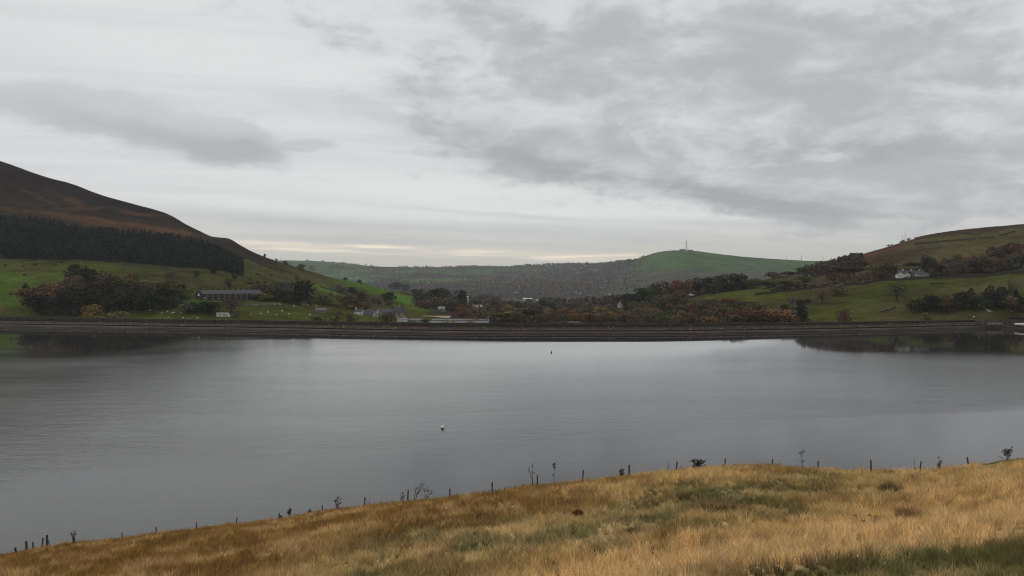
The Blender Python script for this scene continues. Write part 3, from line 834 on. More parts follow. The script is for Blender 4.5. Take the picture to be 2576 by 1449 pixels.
def bank_spot(px, py=None, Y=None, sink=0.0):
    """point on the bank: at its far edge when only px is given"""
    if Y is None:
        if py is None:
            Y = float(np.interp(px, bcols, bY))
        else:
            ys = np.linspace(float(np.interp(px, bcols, nY)) * 0.85, float(np.interp(px, bcols, bY)), 300)
            q = to_px((px - CX) / F * ys, ys, bank_z(np.full(300, px), ys))[1]
            Y = float(ys[int(np.argmin(np.abs(q - py)))])
    return Vector(((px - CX) / F * Y, Y, float(bank_z(np.array([px]), np.array([Y]))[0]) - sink)), Y

#@@PART2@@
# ------------------------------------------------------------------ the dam
def dam_at(px):
    Y = float(damY(px)); return (px - CX) / F * Y, Y
dam = thing('dam', 'long low stone dam holding back the reservoir, dark parapet along its crest', 'dam', (0, 447, 0))
dpx = np.concatenate([np.arange(-1200, 2484, 12.0), [2484.0]])
tops = [(-1200, 792), (0, 797), (346, 801.5), (692, 806), (1000, 810.5), (1288, 812.5), (1600, 813), (1932, 811.5), (2200, 808), (2484, 804), (4200, 785)]
dYw = damY(dpx)
dtop = zat(pchip(KX(tops), KV(tops), dpx), dYw + 15.5)
def dam_strip(name, prof, mat, jitter=0.0, smooth=False, seed=0):
    """prof: list of (outward offset, z or function of the crest height); swept along the dam"""
    K = len(prof)
    V = np.zeros((len(dpx), K, 3))
    for k, (off, z) in enumerate(prof):
        Y = dYw + off
        V[:, k, 0] = (dpx - CX) / F * (dYw + off * 0.0) * (1 + off / dYw)
        V[:, k, 1] = Y - 447.0
        V[:, k, 2] = z(dtop) if callable(z) else z
    if jitter:
        V[:, :, 2] += (fbm(V[:, :, 0] / 3.0, V[:, :, 1] / 1.5 + seed, 200 + seed, 3) - 0.5) * jitter
    i = np.arange(len(dpx) - 1)[:, None] * K + np.arange(K - 1)[None, :]
    f = np.stack([i, i + K, i + K + 1, i + 1], -1).reshape(-1, 4)
    return np_mesh(name, V.reshape(-1, 3), f, mat, smooth=smooth, parent=dam)
dam_strip('stone_apron', [(-7, -2.4), (-0.5, -0.03), (0.5, 0.14)], M['wet_stone'], 0.06, seed=1)
dam_strip('tide_riser', [(0.5, 0.10), (0.52, 0.46), (0.7, 0.48)], M['black_stone_shade'], 0.06, seed=5)
dam_strip('lower_pitching', [(0.7, 0.44), (1.5, 0.62), (2.3, 0.76)], M['pitching'], 0.06, seed=6)
dam_strip('ledge_riser', [(2.3, 0.70), (2.32, 0.98), (2.5, 1.0)], M['wet_stone'], 0.05, seed=7)
dam_strip('stone_ledge', [(2.5, 0.96), (3.6, 1.16), (4.6, 1.32)], M['pitching'], 0.06, seed=2)
dam_strip('upper_riser', [(4.6, 1.22), (4.65, 1.86), (5.2, 1.90)], M['black_stone_shade'], 0.07, seed=3)
dam_strip('rough_slope', [(5.2, 1.84)] + [(5.4 + 10.1 * t, 1.88 + 1.62 * t) for t in np.linspace(0.1, 1, 9)], M['slope'], 0.5, seed=4)
dam_strip('parapet_base_shade', [(15.5, 3.2), (15.46, 3.30), (15.46, 3.72), (15.7, 3.74)], M['black_stone_shade'])  # black strip painting in the shadow line under the parapet
dam_strip('parapet', [(15.52, 3.6), (15.55, lambda t: t - 0.22), (16.1, lambda t: t - 0.22), (16.15, lambda t: t - 1.3)], M['dark_stone'])
dam_strip('parapet_coping', [(15.38, lambda t: t - 0.22), (15.38, lambda t: t - 0.02), (15.82, lambda t: t), (16.25, lambda t: t - 0.02), (16.25, lambda t: t - 0.22)], M['coping'])
dam_strip('crest_road', [(16.15, lambda t: t - 1.2), (22.0, lambda t: t - 1.2)], M['road'])
dam_strip('grass_back', [(22.0, lambda t: t - 1.2), (40, -6.0), (64, -15.5)], M['slope'])
# loose stones and tussocks on the upstream slope
st = MB(); rs = random.Random(3)
for _ in range(900):
    px = rs.uniform(-60, 2480); off = rs.choice([rs.uniform(6.2, 8.5), rs.uniform(6.2, 15.3)])
    x, Y = dam_at(px); t = (off - 5.4) / 10.1
    r = rs.uniform(0.15, 0.55); z = 1.88 + 1.62 * t
    x = x * (1 + off / Y)
    pts = []
    for k in range(5):
        a = k * 1.2566 + rs.uniform(-.3, .3); pts.append((x + r * 1.6 * math.cos(a), Y + off - 447 + r * math.sin(a), z - 0.2))
    pts.append((x + rs.uniform(-.2, .2) * r, Y + off - 447, z + r * rs.uniform(.5, 1.0)))
    st.poly(pts, [(k, (k + 1) % 5, 5) for k in range(5)])
o = st.build('rubble', M['grey_stone'], dam); o['kind'] = 'stuff'

# spillway wall, ledge and overflow tower at the far end of the dam
sw = thing('spillway_wall', 'tall grey retaining wall rising from the water where the dam ends', 'retaining wall', (0, 447, 0))
wv = MB(); cpv = MB()
wp = [(2486, 0), (2540, 0), (2620, 2), (2760, 6), (3100, 10)]
for (a, oa), (b, ob) in zip(wp[:-1], wp[1:]):
    xa, ya = dam_at(a); xb, yb = dam_at(b)
    ya += 2.5 + oa - 447; yb += 2.5 + ob - 447
    za, zb = float(zat(804, ya + 447)), float(zat(804.5, yb + 447))
    wv.poly([(xa, ya, -3), (xb, yb, -3), (xb, yb, zb - .25), (xa, ya, za - .25), (xa, ya + 1.2, za - .25), (xb, yb + 1.2, zb - .25), (xa, ya + 1.2, -3), (xb, yb + 1.2, -3)], [(0, 1, 2, 3), (3, 2, 5, 4), (4, 5, 7, 6)])
    cpv.poly([(xa, ya - .12, za - .25), (xb, yb - .12, zb - .25), (xb, yb - .12, zb), (xa, ya - .12, za), (xa, ya + 1.3, za), (xb, yb + 1.3, zb), (xa, ya + 1.3, za - .25), (xb, yb + 1.3, zb - .25)], [(0, 1, 2, 3), (3, 2, 5, 4), (4, 5, 7, 6)])
wv.build('wall_face', M['spillway'], sw); cpv.build('coping', M['coping'], sw)
ex, ey = dam_at(2486)
en = MB(); en.box(ex - 1.2, ex + 0.0, ey + 2.3 - 447, ey + 19 - 447, -3, float(zat(804, ey + 2.5))); en.build('end_pier', M['spillway'], sw)
ld_x, ld_y = dam_at(2500)
ld = thing('valve_ledge', 'low stone ledge with a pale railing jutting from the spillway wall', 'platform', (ld_x, ld_y, 0))
b = MB(); b.box(-4.3, 4.3, -1.4, 2.4, -3, 2.05); b.build('ledge_block', M['dark_stone'], ld)
b = MB(); b.box(-4.5, 4.5, -1.6, 2.4, 2.05, 2.35); b.build('ledge_slab', M['grey_stone'], ld)
for i in range(7):
    b = MB(); b.box(-4.3 + i * 1.4 - .07, -4.3 + i * 1.4 + .07, -1.45, -1.31, 2.35, 3.35); b.build('rail_post', M['offwhite'], ld)
for z in (2.8, 3.3):
    b = MB(); b.box(-4.4, 4.2, -1.47, -1.37, z, z + 0.09); b.build('rail', M['offwhite'], ld)
ot_x, ot_y = (2600 - CX) / F * 498, 498
ot = thing('overflow_tower', 'round overflow tower with a white rim standing in the water', 'overflow tower', (ot_x, ot_y, 0))
b = MB(); b.lathe([(8.6, -3), (8.6, 2.0), (8.2, 2.4)], 32); b.build('tower_drum', M['spillway'], ot)
b = MB(); b.lathe([(8.3, 2.4), (9.9, 2.45), (10.0, 3.1), (9.4, 3.3), (9.3, 2.9), (7.6, 2.3)], 32); b.build('rim', M['white'], ot)

# steps up the bank beside the spillway
pA, YA = spot(2492, 802, 590); pB, YB = spot(2457, 790, 618)
stp = thing('stone_steps', 'flight of pale stone steps climbing the grass bank above the spillway wall', 'steps', pA)
nst = 14
for i in range(nst):
    t0_, t1_ = i / nst, (i + 1) / nst
    a = (pB - pA) * t0_; c_ = (pB - pA) * t1_
    b = MB(); zt = c_.z + 0.12
    d = Vector((c_.x - a.x, c_.y - a.y, 0)); nrm = Vector((-d.y, d.x, 0)).normalized() * 1.6
    q = [a + nrm, a - nrm, c_ - nrm, c_ + nrm]
    b.poly([(p.x, p.y, zt - 1.2) for p in q] + [(p.x, p.y, zt) for p in q], [(4, 5, 6, 7), (0, 1, 5, 4), (1, 2, 6, 5), (2, 3, 7, 6), (3, 0, 4, 7)])
    b.build('step', M['pale_stone'], stp)

# red lifebuoy box by the wall
lp, LY = spot(3421 * .6289, 807, 560)
lp.z = max(lp.z, float(zat(811, LY)))
lb = thing('lifebuoy_stand', 'small red lifebuoy stand behind the dam parapet', 'lifebuoy stand', lp)
b = MB(); b.box(-.06, .06, -.06, .06, -2.0, .6); b.build('stand_post', M['post'], lb)
b = MB(); b.lathe([(0.25, .6), (.5, .6), (.62, .9), (.5, 1.2), (.25, 1.2)], 12); b.build('housing', M['red'], lb)

# ------------------------------------------------------------------ buoys
def on_sphere(R, c, pts):
    out = []
    for x, z in pts:
        y = -math.sqrt(max(R * R - x * x - z * z, 1e-6)) * 1.012
        out.append((x, y, z + c))
    return out
bp_, = [P(1113.3, 1078.6, 159.4)]
bu = thing('marker_buoy', 'white ball buoy with dark markings and a black collar on the open water', 'buoy', (bp_.x, 159.4, 0))
prof = [(0.02, 0.62)] + [(0.33 * math.sin(a), 0.29 + 0.33 * math.cos(a)) for a in np.linspace(0.2, 2.2, 10)]
b = MB(); b.lathe(prof[::-1], 24); b.build('float', plain('buoy_white', (0.80, 0.80, 0.76), 0.5, 0.05, 3.0), bu, smooth=True)
b = MB(); b.lathe([(0.24, -0.2), (0.30, 0.0), (0.315, 0.07), (0.285, 0.13)], 24); b.build('collar', M['black'], bu)
four = MB()
for poly in ([(-.20, .01), (-.04, .01), (-.04, .05), (-.20, .05)], [(-.20, .05), (-.14, .05), (-.05, .16), (-.09, .17)], [(-.09, -.07), (-.045, -.07), (-.045, .17), (-.09, .17)]):
    four.poly(on_sphere(.33, .29, poly), [(0, 1, 2, 3)])
four.build('figure_four', M['black'], bu)
one = MB(); one.poly(on_sphere(.33, .29, [(.11, -.09), (.155, -.09), (.155, .11), (.11, .11)]), [(0, 1, 2, 3)])
one.build('figure_one', M['black'], bu)
bf = P(1387.2, 887.0, 331.0)
bu2 = thing('mooring_buoy', 'small dark buoy with a pale band and a pole, far out near the dam', 'buoy', (bf.x, 331.0, 0))
b = MB(); b.lathe([(0.2, -.2), (.28, 0.0), (.29, .2), (.26, .3)], 16); b.build('float', M['redbrown'], bu2)
b = MB(); b.lathe([(.262, .3), (.25, .4), (.2, .42)], 16); b.build('band', M['offwhite'], bu2)
b = MB(); b.lathe([(.2, .42), (.19, .52), (.05, .62), (.035, .62), (.035, .9)], 12); b.build('top_pole', M['black'], bu2)
b = MB(); b.lathe([(.03, .86), (.09, .9), (.03, .95)], 8); b.build('topmark', M['black'], bu2)

# ------------------------------------------------------------------ trees
def leaf_quads(pts, nrm, size, rng, aspect=1.0):
    n = len(pts)
    r = rng.normal(0, 1, (n, 3)); d = nrm + 0.75 * r
    d /= np.linalg.norm(d, axis=1)[:, None] + 1e-9
    t = np.cross(d, rng.normal(0, 1, (n, 3))); t /= np.linalg.norm(t, axis=1)[:, None] + 1e-9
    b = np.cross(d, t)
    s = size * (0.6 + 0.8 * rng.uniform(0, 1, n))[:, None]
    k = rng.uniform(0.7, 1.2, (n, 4))
    V = np.stack([pts - t * s * k[:, :1] , pts - b * s * aspect * k[:, 1:2], pts + t * s * k[:, 2:3], pts + b * s * aspect * k[:, 3:]], 1)
    return V.reshape(-1, 3), (np.arange(n) * 4)[:, None] + np.arange(4)[None, :]

def crown_pts(rng, n, lobes, rx=0.46, rz=0.46, cz=0.50, lr=(0.15, 0.24)):
    th = rng.uniform(0, 2 * np.pi, lobes); rr = np.sqrt(rng.uniform(0, 1, lobes)); zz = rng.uniform(-1, 1, lobes)
    k = np.sqrt(np.clip(1 - zz * zz * 0.75, 0, 1))
    c = np.stack([np.cos(th) * rr * k * (rx - 0.10), np.sin(th) * rr * k * (rx - 0.10), cz + zz * (rz - 0.09)], -1)
    R = rng.uniform(lr[0], lr[1], lobes)
    li = rng.choice(lobes, n, p=R ** 2 / np.sum(R ** 2))
    d = rng.normal(0, 1, (n, 3)); d[:, 2] += 0.25; d /= np.linalg.norm(d, axis=1)[:, None]
    p = c[li] + d * R[li][:, None] * rng.uniform(0.72, 1.08, n)[:, None]
    tint = 0.78 + 0.44 * rng.uniform(0, 1, lobes)[li] * 1.0
    tint = tint * rng.uniform(0.8, 1.2, n)
    return p, d, tint, c

def branch_mesh(MBo, tops, rng, fork=0.25, r0=0.028):
    for c in tops:
        j = Vector((rng.uniform(-.02, .02), rng.uniform(-.02, .02), fork + rng.uniform(-0.05, 0.12)))
        m = Vector(((j.x + c[0]) / 2 + rng.uniform(-.03, .03), (j.y + c[1]) / 2, (j.z + c[2]) / 2 - 0.03))
        MBo.tube([j, m, Vector(c)], [r0 * 0.55, r0 * 0.35, r0 * 0.1], 4)

PROTO = {}
def make_proto(kind, i):
    rng = np.random.default_rng(100 * (ord(kind[0])) + i); rr = random.Random(i)
    tr = MB()
    if kind == 'broad':
        p, d, t, c = crown_pts(rng, 1100, 15 + i)
        V, Fq = leaf_quads(p, d, 0.034, rng)
        tr.tube([(0, 0, -.12), (0.01, 0, 0.0), (0.0, 0.01, .3), (0, 0, .55)], [.045, .036, .026, .012], 6)
        branch_mesh(tr, c[:7], rr)
    elif kind == 'sparse':
        p, d, t, c = crown_pts(rng, 620, 16 + i, 0.46, 0.40, 0.56, (0.12, 0.22))
        V, Fq = leaf_quads(p, d, 0.027, rng)
        tr.tube([(0, 0, -.12), (0, 0, 0), (0.01, 0.01, .28), (-.01, 0, .6)], [.045, .034, .026, .012], 6)
        branch_mesh(tr, c, rr, 0.2, 0.03)
    elif kind == 'bush':
        p, d, t, c = crown_pts(rng, 600, 11, 0.46, 0.46, 0.47, (0.16, 0.26))
        V, Fq = leaf_quads(p, d, 0.042, rng)
        tr.tube([(0, 0, -.1), (0, 0, .2), (0, 0, .5)], [.04, .035, .02], 5)
        branch_mesh(tr, c[:5], rr, 0.1)
    elif kind == 'conifer':
        n = 900
        h = rng.uniform(0, 1, n) ** 0.8
        lay_ = np.floor(h * 11) / 11 + rng.uniform(0, .05, n)
        h = np.clip(0.08 + lay_ * 0.92, 0, 1)
        w = (1 - h) ** 0.8 * 0.40 + 0.015
        a = rng.uniform(0, 2 * np.pi, n); r = w * np.sqrt(rng.uniform(0.15, 1, n)) * (0.8 + 0.3 * np.sin(a * 3 + i))
        p = np.stack([np.cos(a) * r, np.sin(a) * r, h - r * 0.35], -1)
        d = np.stack([np.cos(a) * .6, np.sin(a) * .6, np.full(n, .8)], -1)
        V, Fq = leaf_quads(p, d, 0.032, rng); t = rng.uniform(0.75, 1.25, n)
        tr.tube([(0, 0, -.1), (0, 0, .3), (0, 0, .97)], [.03, .024, .004], 6)
    V[:, 2] = np.clip(V[:, 2], 0.02, 1.02)
    tint = np.repeat(t, 4)[:, None] * np.ones((1, 3))
    o = np_mesh('crown', V, Fq, M['leaves'], tint, 'tint')
    me = o.data; bpy.data.objects.remove(o)
    return tr.mesh('trunk', M['trunk']), me
for k, n in (('broad', 6), ('sparse', 5), ('bush', 4), ('conifer', 3)):
    PROTO[k] = [make_proto(k, i) for i in range(n)]

TC = {'dark': (0.044, 0.047, 0.027), 'olive': (0.092, 0.086, 0.036), 'brown': (0.088, 0.064, 0.042), 'russet': (0.112, 0.062, 0.040), 'red': (0.115, 0.050, 0.036),
      'orange': (0.150, 0.084, 0.038), 'ochre': (0.190, 0.125, 0.035), 'yellow': (0.200, 0.165, 0.050), 'green': (0.055, 0.085, 0.026), 'grey': (0.090, 0.080, 0.066), 'pine': (0.022, 0.036, 0.024), 'deep': (0.024, 0.027, 0.019), 'light': (0.125, 0.125, 0.050)}
trees_made = []
rt = random.Random(11)
KINDNAME = {'broad': 'tree', 'sparse': 'tree', 'bush': 'bush', 'conifer': 'conifer'}
def tree(kind, colour, pos, h, w, label, group, cat=None, name=None):
    i = rt.randrange(len(PROTO[kind]))
    tr, cr = PROTO[kind][i]
    nm = name or {'broad': 'broadleaf_tree', 'sparse': 'thin_tree', 'bush': 'bush', 'conifer': 'conifer'}[kind]
    t = thing(nm, label, cat or KINDNAME[kind], pos, rt.uniform(0, 6.28), group)
    wk = {'broad': 0.80, 'sparse': 0.86, 'bush': 0.92, 'conifer': 0.72}[kind]
    w *= {'broad': 1.18, 'sparse': 1.1, 'bush': 1.15, 'conifer': 1.0}[kind]
    t.scale = (w / wk, w / wk, h)
    part('trunk', tr, t)
    c = part('crown', cr, t)
    k = rt.uniform(0.80, 1.35)
    col = TC[colour]
    if colour not in ('deep', 'pine', 'dark', 'ochre', 'yellow', 'light'): col = tuple(q * 1.22 for q in col)
    c.color = (col[0] * k * rt.uniform(.93, 1.07), col[1] * k, col[2] * k, 1)
    trees_made.append(t)
    return t
def T(x0, x1, top, base, kind, colour, label, group=None, Y=None):
    px = (x0 + x1) / 2
    pos, Yd = spot(px, base, Y)
    zt = float(zat(top, Yd))
    h = max(zt - pos.z, 1.0)
    w = (x1 - x0) * Yd / F
    return tree(kind, colour, pos, h, w, label, group)

G1 = 'trees at the foot of the moorland hill'
T(176, 242, 664, 768, 'broad', 'deep', 'tallest dark tree at the head of the wood below the conifer plantation', G1, 690)
T(150, 205, 690, 782, 'broad', 'brown', 'dark brown tree in front of the tallest tree below the plantation', G1, 660)
T(100, 160, 712, 785, 'broad', 'russet', 'dark russet tree, upper one of the russet pair at the edge of the wood', G1, 650)
T(52, 112, 720, 786, 'broad', 'russet', 'broad russet tree at the outer edge of the wood beside the pasture', G1, 655)
T(70, 135, 742, 792, 'bush', 'deep', 'low dark thicket under the russet trees', G1, 630)
T(225, 290, 690, 775, 'broad', 'brown', 'brown crowned tree beside the tallest dark tree below the plantation', G1, 690)
T(275, 335, 694, 778, 'broad', 'olive', 'olive tree in the middle of the wood below the plantation', G1, 695)
T(165, 200, 705, 760, 'broad', 'orange', 'small orange tinged tree between the russet pair and the dark tree', G1, 680)
T(300, 362, 708, 782, 'broad', 'dark', 'dark rounded tree in the middle of the wood behind the ochre bush', G1, 665)
T(190, 258, 728, 798, 'broad', 'deep', 'dark tree directly behind the ochre bush', G1, 650)
T(140, 200, 740, 796, 'bush', 'deep', 'dark thicket between the russet trees and the ochre bush', G1, 628)
T(214, 258, 764, 803, 'bush', 'ochre', 'glowing ochre bush just behind the dam parapet', G1, 612)
T(262, 325, 784, 806, 'bush', 'light', 'low yellow green bush just behind the dam parapet', G1, 606)
T(330, 385, 709, 778, 'broad', 'brown', 'brown tree with thin top in the wood near the field wall', G1, 700)
T(360, 420, 711, 776, 'broad', 'olive', 'olive tree third from the end of the wood nearest the terrace', G1, 700)
T(395, 448, 707, 772, 'broad', 'dark', 'dark green tree second from the end of the wood nearest the terrace', G1, 705)
T(424, 476, 710, 774, 'broad', 'olive', 'olive rounded tree ending the wood on the side of the terrace', G1, 700)
T(330, 400, 738, 786, 'bush', 'deep', 'dark undergrowth thicket at the foot of the wood by the sheep', G1, 650)
T(390, 452, 742, 782, 'bush', 'dark', 'low dark thicket at the end of the wood by the sheep field', G1, 660)
T(260, 330, 735, 792, 'broad', 'deep', 'dark tree behind the low yellow green bush', G1, 645)
T(322, 350, 686, 720, 'broad', 'orange', 'orange brown tree at the upper edge of the wood', G1, 745)
T(-30, 8, 766, 800, 'bush', 'orange', 'orange bush cut off at the edge of the view behind the dam', G1, 615)
G2 = 'trees around the stone terrace'
T(470, 545, 752, 794, 'broad', 'green', 'dark green tree in front of the terrace gable', G2, 650)
T(452, 500, 757, 794, 'bush', 'grey', 'grey brown scrub beside the tree in front of the terrace gable', G2, 648)
T(505, 550, 760, 796, 'bush', 'deep', 'dark scrub behind the white cabin', G2, 640)
T(552, 612, 748, 792, 'sparse', 'brown', 'thin brown tree standing between the terrace and the white cabin', G2, 650)
T(578, 604, 780, 798, 'bush', 'olive', 'small olive bush beside the white cabin', G2, 628)
T(586, 622, 742, 766, 'sparse', 'grey', 'grey thin tree against the long wall of the terrace', G2, 720)
T(620, 662, 744, 766, 'bush', 'brown', 'brown bushes below the far end of the terrace', G2, 715)
T(618, 642, 710, 730, 'bush', 'deep', 'dark bush behind the terrace roof', G2, 815)
T(640, 690, 708, 760, 'broad', 'brown', 'brown tree at the far end of the terrace', G2, 740)
T(672, 716, 706, 758, 'broad', 'olive', 'olive tree second beyond the end of the terrace', G2, 750)
T(700, 745, 707, 762, 'broad', 'grey', 'grey brown tree in the middle of the clump beyond the terrace', G2, 745)
T(738, 790, 704, 760, 'broad', 'deep', 'large dark tree ending the clump beyond the terrace', G2, 760)
T(690, 740, 732, 766, 'bush', 'dark', 'dark thicket at the foot of the clump beyond the terrace', G2, 720)
T(740, 770, 735, 764, 'bush', 'deep', 'dark thicket under the large dark tree beyond the terrace', G2, 715)
T(640, 690, 738, 764, 'bush', 'olive', 'olive bushes at the end of the terrace garden', G2, 715)
G3 = 'scattered trees on the moorland hill pasture'
for (x0, x1, t_, b_, k, c, l) in [
    (414, 440, 683, 698, 'bush', 'grey', 'grey bush on the pasture just under the plantation'),
    (486, 502, 681, 700, 'bush', 'dark', 'lone dark thorn under the middle of the plantation edge'),
    (530, 548, 669, 689, 'broad', 'deep', 'dark tree touching the lower corner of the plantation'),
    (582, 596, 686, 702, 'broad', 'dark', 'small round tree on open pasture under the plantation end'),
    (566, 582, 701, 722, 'broad', 'dark', 'small dark tree directly above the terrace roof'),
    (841, 872, 714, 739, 'broad', 'grey', 'grey tree on the slope beside the bright green field'),
    (875, 900, 722, 742, 'broad', 'dark', 'small dark tree on the slope under the bright green field'),
    (898, 925, 731, 759, 'broad', 'brown', 'brown tree between the two bright green fields'),
    (926, 958, 744, 763, 'broad', 'grey', 'grey rounded tree at the lower edge of the bright green field'),
    (962, 992, 734, 759, 'broad', 'deep', 'lone dark round tree standing on the bright green field'),
    (850, 895, 742, 776, 'broad', 'olive', 'olive tree above the mill cottages'),
    (905, 935, 761, 782, 'bush', 'russet', 'russet bush just above the mill cottages'),
    (880, 912, 752, 775, 'bush', 'grey', 'grey bushes on the slope above the mill cottages'),
    (975, 988, 714, 728, 'bush', 'dark', 'small bush at the edge of the clump on the skyline spur'),
    (986, 1014, 709, 732, 'broad', 'deep', 'tall dark tree in the clump on the skyline spur'),
    (1010, 1031, 714, 735, 'broad', 'dark', 'second dark tree in the clump on the skyline spur'),
    (1035, 1061, 727, 746, 'broad', 'dark', 'round dark tree alone beyond the clump on the spur'),
    (748, 772, 664, 679, 'bush', 'grey', 'grey bush on the ridge line of the spur'),
    (775, 793, 667, 682, 'broad', 'grey', 'little round tree on the ridge line of the spur'),
    (710, 728, 655, 667, 'bush', 'brown', 'brown bush on the shoulder where moor meets pasture'),
    (660, 670, 638, 648, 'bush', 'deep', 'tiny dark bush on the moor skyline'),
    (690, 698, 650, 657, 'bush', 'russet', 'tiny russet bush on the skyline where the moor ends'),
    (863, 876, 698, 706, 'bush', 'dark', 'tiny dark bush on the spur above the bright green field'),
    (898, 912, 703, 713, 'bush', 'dark', 'small dark bush on the spur by the broken wall'),
    (742, 754, 695, 706, 'bush', 'dark', 'small thorn bush on rough pasture above the terrace clump'),
    (795, 812, 735, 748, 'bush', 'olive', 'olive bush beside the terrace clump on the slope'),
    (780, 840, 742, 764, 'bush', 'green', 'green scrub spreading below the bright field')]:
    T(x0, x1, t_, b_, k, c, l, G3)
G4 = 'bushes behind the dam by the mill'
T(822, 866, 778, 812, 'sparse', 'olive', 'tall olive bush behind the dam near the stone barn', G4, 610)
T(868, 898, 789, 813, 'bush', 'brown', 'brown bush behind the dam below the mill cottages', G4, 606)
T(780, 822, 792, 811, 'bush', 'light', 'pale olive bush behind the dam below the stone barn', G4, 606)
T(955, 996, 785, 815, 'broad', 'olive', 'dark olive tree hiding the foot of the finned mill', G4, 640)
T(1058, 1082, 803, 816, 'bush', 'dark', 'dark round bush between the sawtooth roofs', G4, 640)
T(1110, 1150, 806, 816, 'bush', 'ochre', 'ochre scrub along the sawtooth roof', G4, 600)
T(1170, 1200, 805, 816, 'bush', 'ochre', 'second ochre shrub along the sawtooth roof', G4, 600)
G5 = 'trees in the wood beyond the mill'
for (x0, x1, t_, b_, k, c, l, Y) in [
    (1076, 1120, 724, 772, 'broad', 'deep', 'tall dark tree at the top of the wood beyond the mill', 1090),
    (1104, 1140, 726, 775, 'broad', 'dark', 'dark tree second along the top of the wood beyond the mill', 1080),
    (1143, 1178, 730, 772, 'broad', 'deep', 'dark domed tree beside the white chimney', 1120),
    (1040, 1068, 745, 780, 'broad', 'dark', 'dark tree at the outer end of the wood beyond the mill', 1000),
    (1056, 1085, 755, 790, 'broad', 'russet', 'reddish tree on the edge of the wood beyond the mill', 960),
    (1085, 1118, 745, 788, 'broad', 'olive', 'olive tree in the middle of the wood beyond the mill', 980),
    (1118, 1152, 742, 785, 'broad', 'grey', 'grey tree beside the small roofed house in the wood', 1030),
    (1150, 1176, 752, 788, 'broad', 'dark', 'dark tree in front of the foot of the white chimney', 960),
    (1180, 1225, 738, 775, 'broad', 'grey', 'grey tree behind the white chimney', 1260),
    (1218, 1262, 742, 776, 'broad', 'brown', 'brown grey tree beyond the chimney house', 1260)]:
    T(x0, x1, t_, b_, k, c, l, G5, Y)
G6 = 'autumn trees behind the middle of the dam'
for (x0, x1, t_, b_, k, c, l, Y) in [
    (1145, 1178, 781, 812, 'broad', 'red', 'red leaved tree behind the sawtooth roof', 740),
    (1195, 1216, 785, 812, 'broad', 'red', 'small crimson tree behind the end of the sawtooth roof', 740),
    (1175, 1212, 770, 806, 'sparse', 'grey', 'grey bare tree below the chimney house', 780),
    (1182, 1206, 798, 815, 'bush', 'ochre', 'mustard bush at the end of the sawtooth roof', 690),
    (1262, 1285, 766, 795, 'broad', 'ochre', 'yellow ochre tree standing up behind the wood past the chimney', 860),
    (1240, 1300, 782, 816, 'broad', 'olive', 'wide olive tree behind the dam past the sawtooth roof', 700),
    (1295, 1335, 773, 812, 'broad', 'olive', 'olive brown tree in the second row behind the dam centre', 780),
    (1335, 1378, 792, 818, 'broad', 'brown', 'dark brown round tree behind the dam centre', 680),
    (1400, 1430, 777, 806, 'broad', 'russet', 'dull red tree in the second row behind the dam centre', 790),
    (1438, 1454, 773, 798, 'broad', 'orange', 'slim orange tree above the dull red one', 820),
    (1462, 1505, 786, 818, 'broad', 'russet', 'wide dark russet tree beside the stone hut roof', 690),
    (1494, 1518, 770, 800, 'broad', 'yellow', 'yellow topped tree in the second row beside the stone hut', 800),
    (1506, 1534, 788, 816, 'broad', 'brown', 'reddish brown tree between two yellow trees', 700),
    (1530, 1554, 784, 812, 'broad', 'yellow', 'rounded yellow tree below the white gabled house', 730),
    (1555, 1600, 790, 818, 'broad', 'russet', 'russet tree below the little green field', 690),
    (1592, 1640, 776, 812, 'broad', 'brown', 'brown tree right under the little green field', 760),
    (1655, 1702, 794, 818, 'bush', 'light', 'pale yellow green domed tree standing just behind the dam', 665),
    (1630, 1668, 792, 817, 'broad', 'red', 'red brown tree beside the pale domed tree', 690),
    (1670, 1712, 780, 810, 'broad', 'brown', 'brown tree behind the pale domed tree', 720),
    (1705, 1755, 786, 817, 'broad', 'russet', 'russet tree on the far side of the pale domed tree', 680),
    (1745, 1790, 762, 800, 'broad', 'red', 'bright red tree in the middle of the hillside wood', 730),
    (1760, 1810, 798, 817, 'bush', 'orange', 'orange brown thicket just behind the dam under the red tree', 655),
    (1800, 1850, 782, 814, 'broad', 'russet', 'russet tree at the foot of the hillside wood', 690),
    (1838, 1890, 786, 815, 'broad', 'orange', 'large orange brown tree at the foot of the hillside wood', 670),
    (1870, 1935, 780, 813, 'broad', 'red', 'wide red brown tree near the end of the hillside wood', 665),
    (1925, 1985, 778, 812, 'broad', 'orange', 'rusty orange tree ending the wood beside the pasture', 650),
    (1965, 2006, 781, 811, 'broad', 'orange', 'last small rusty tree of the wood beside the dark thorn', 640)]:
    T(x0, x1, t_, b_, k, c, l, G6, Y)
G7 = 'trees of the wood on the lower hillside'
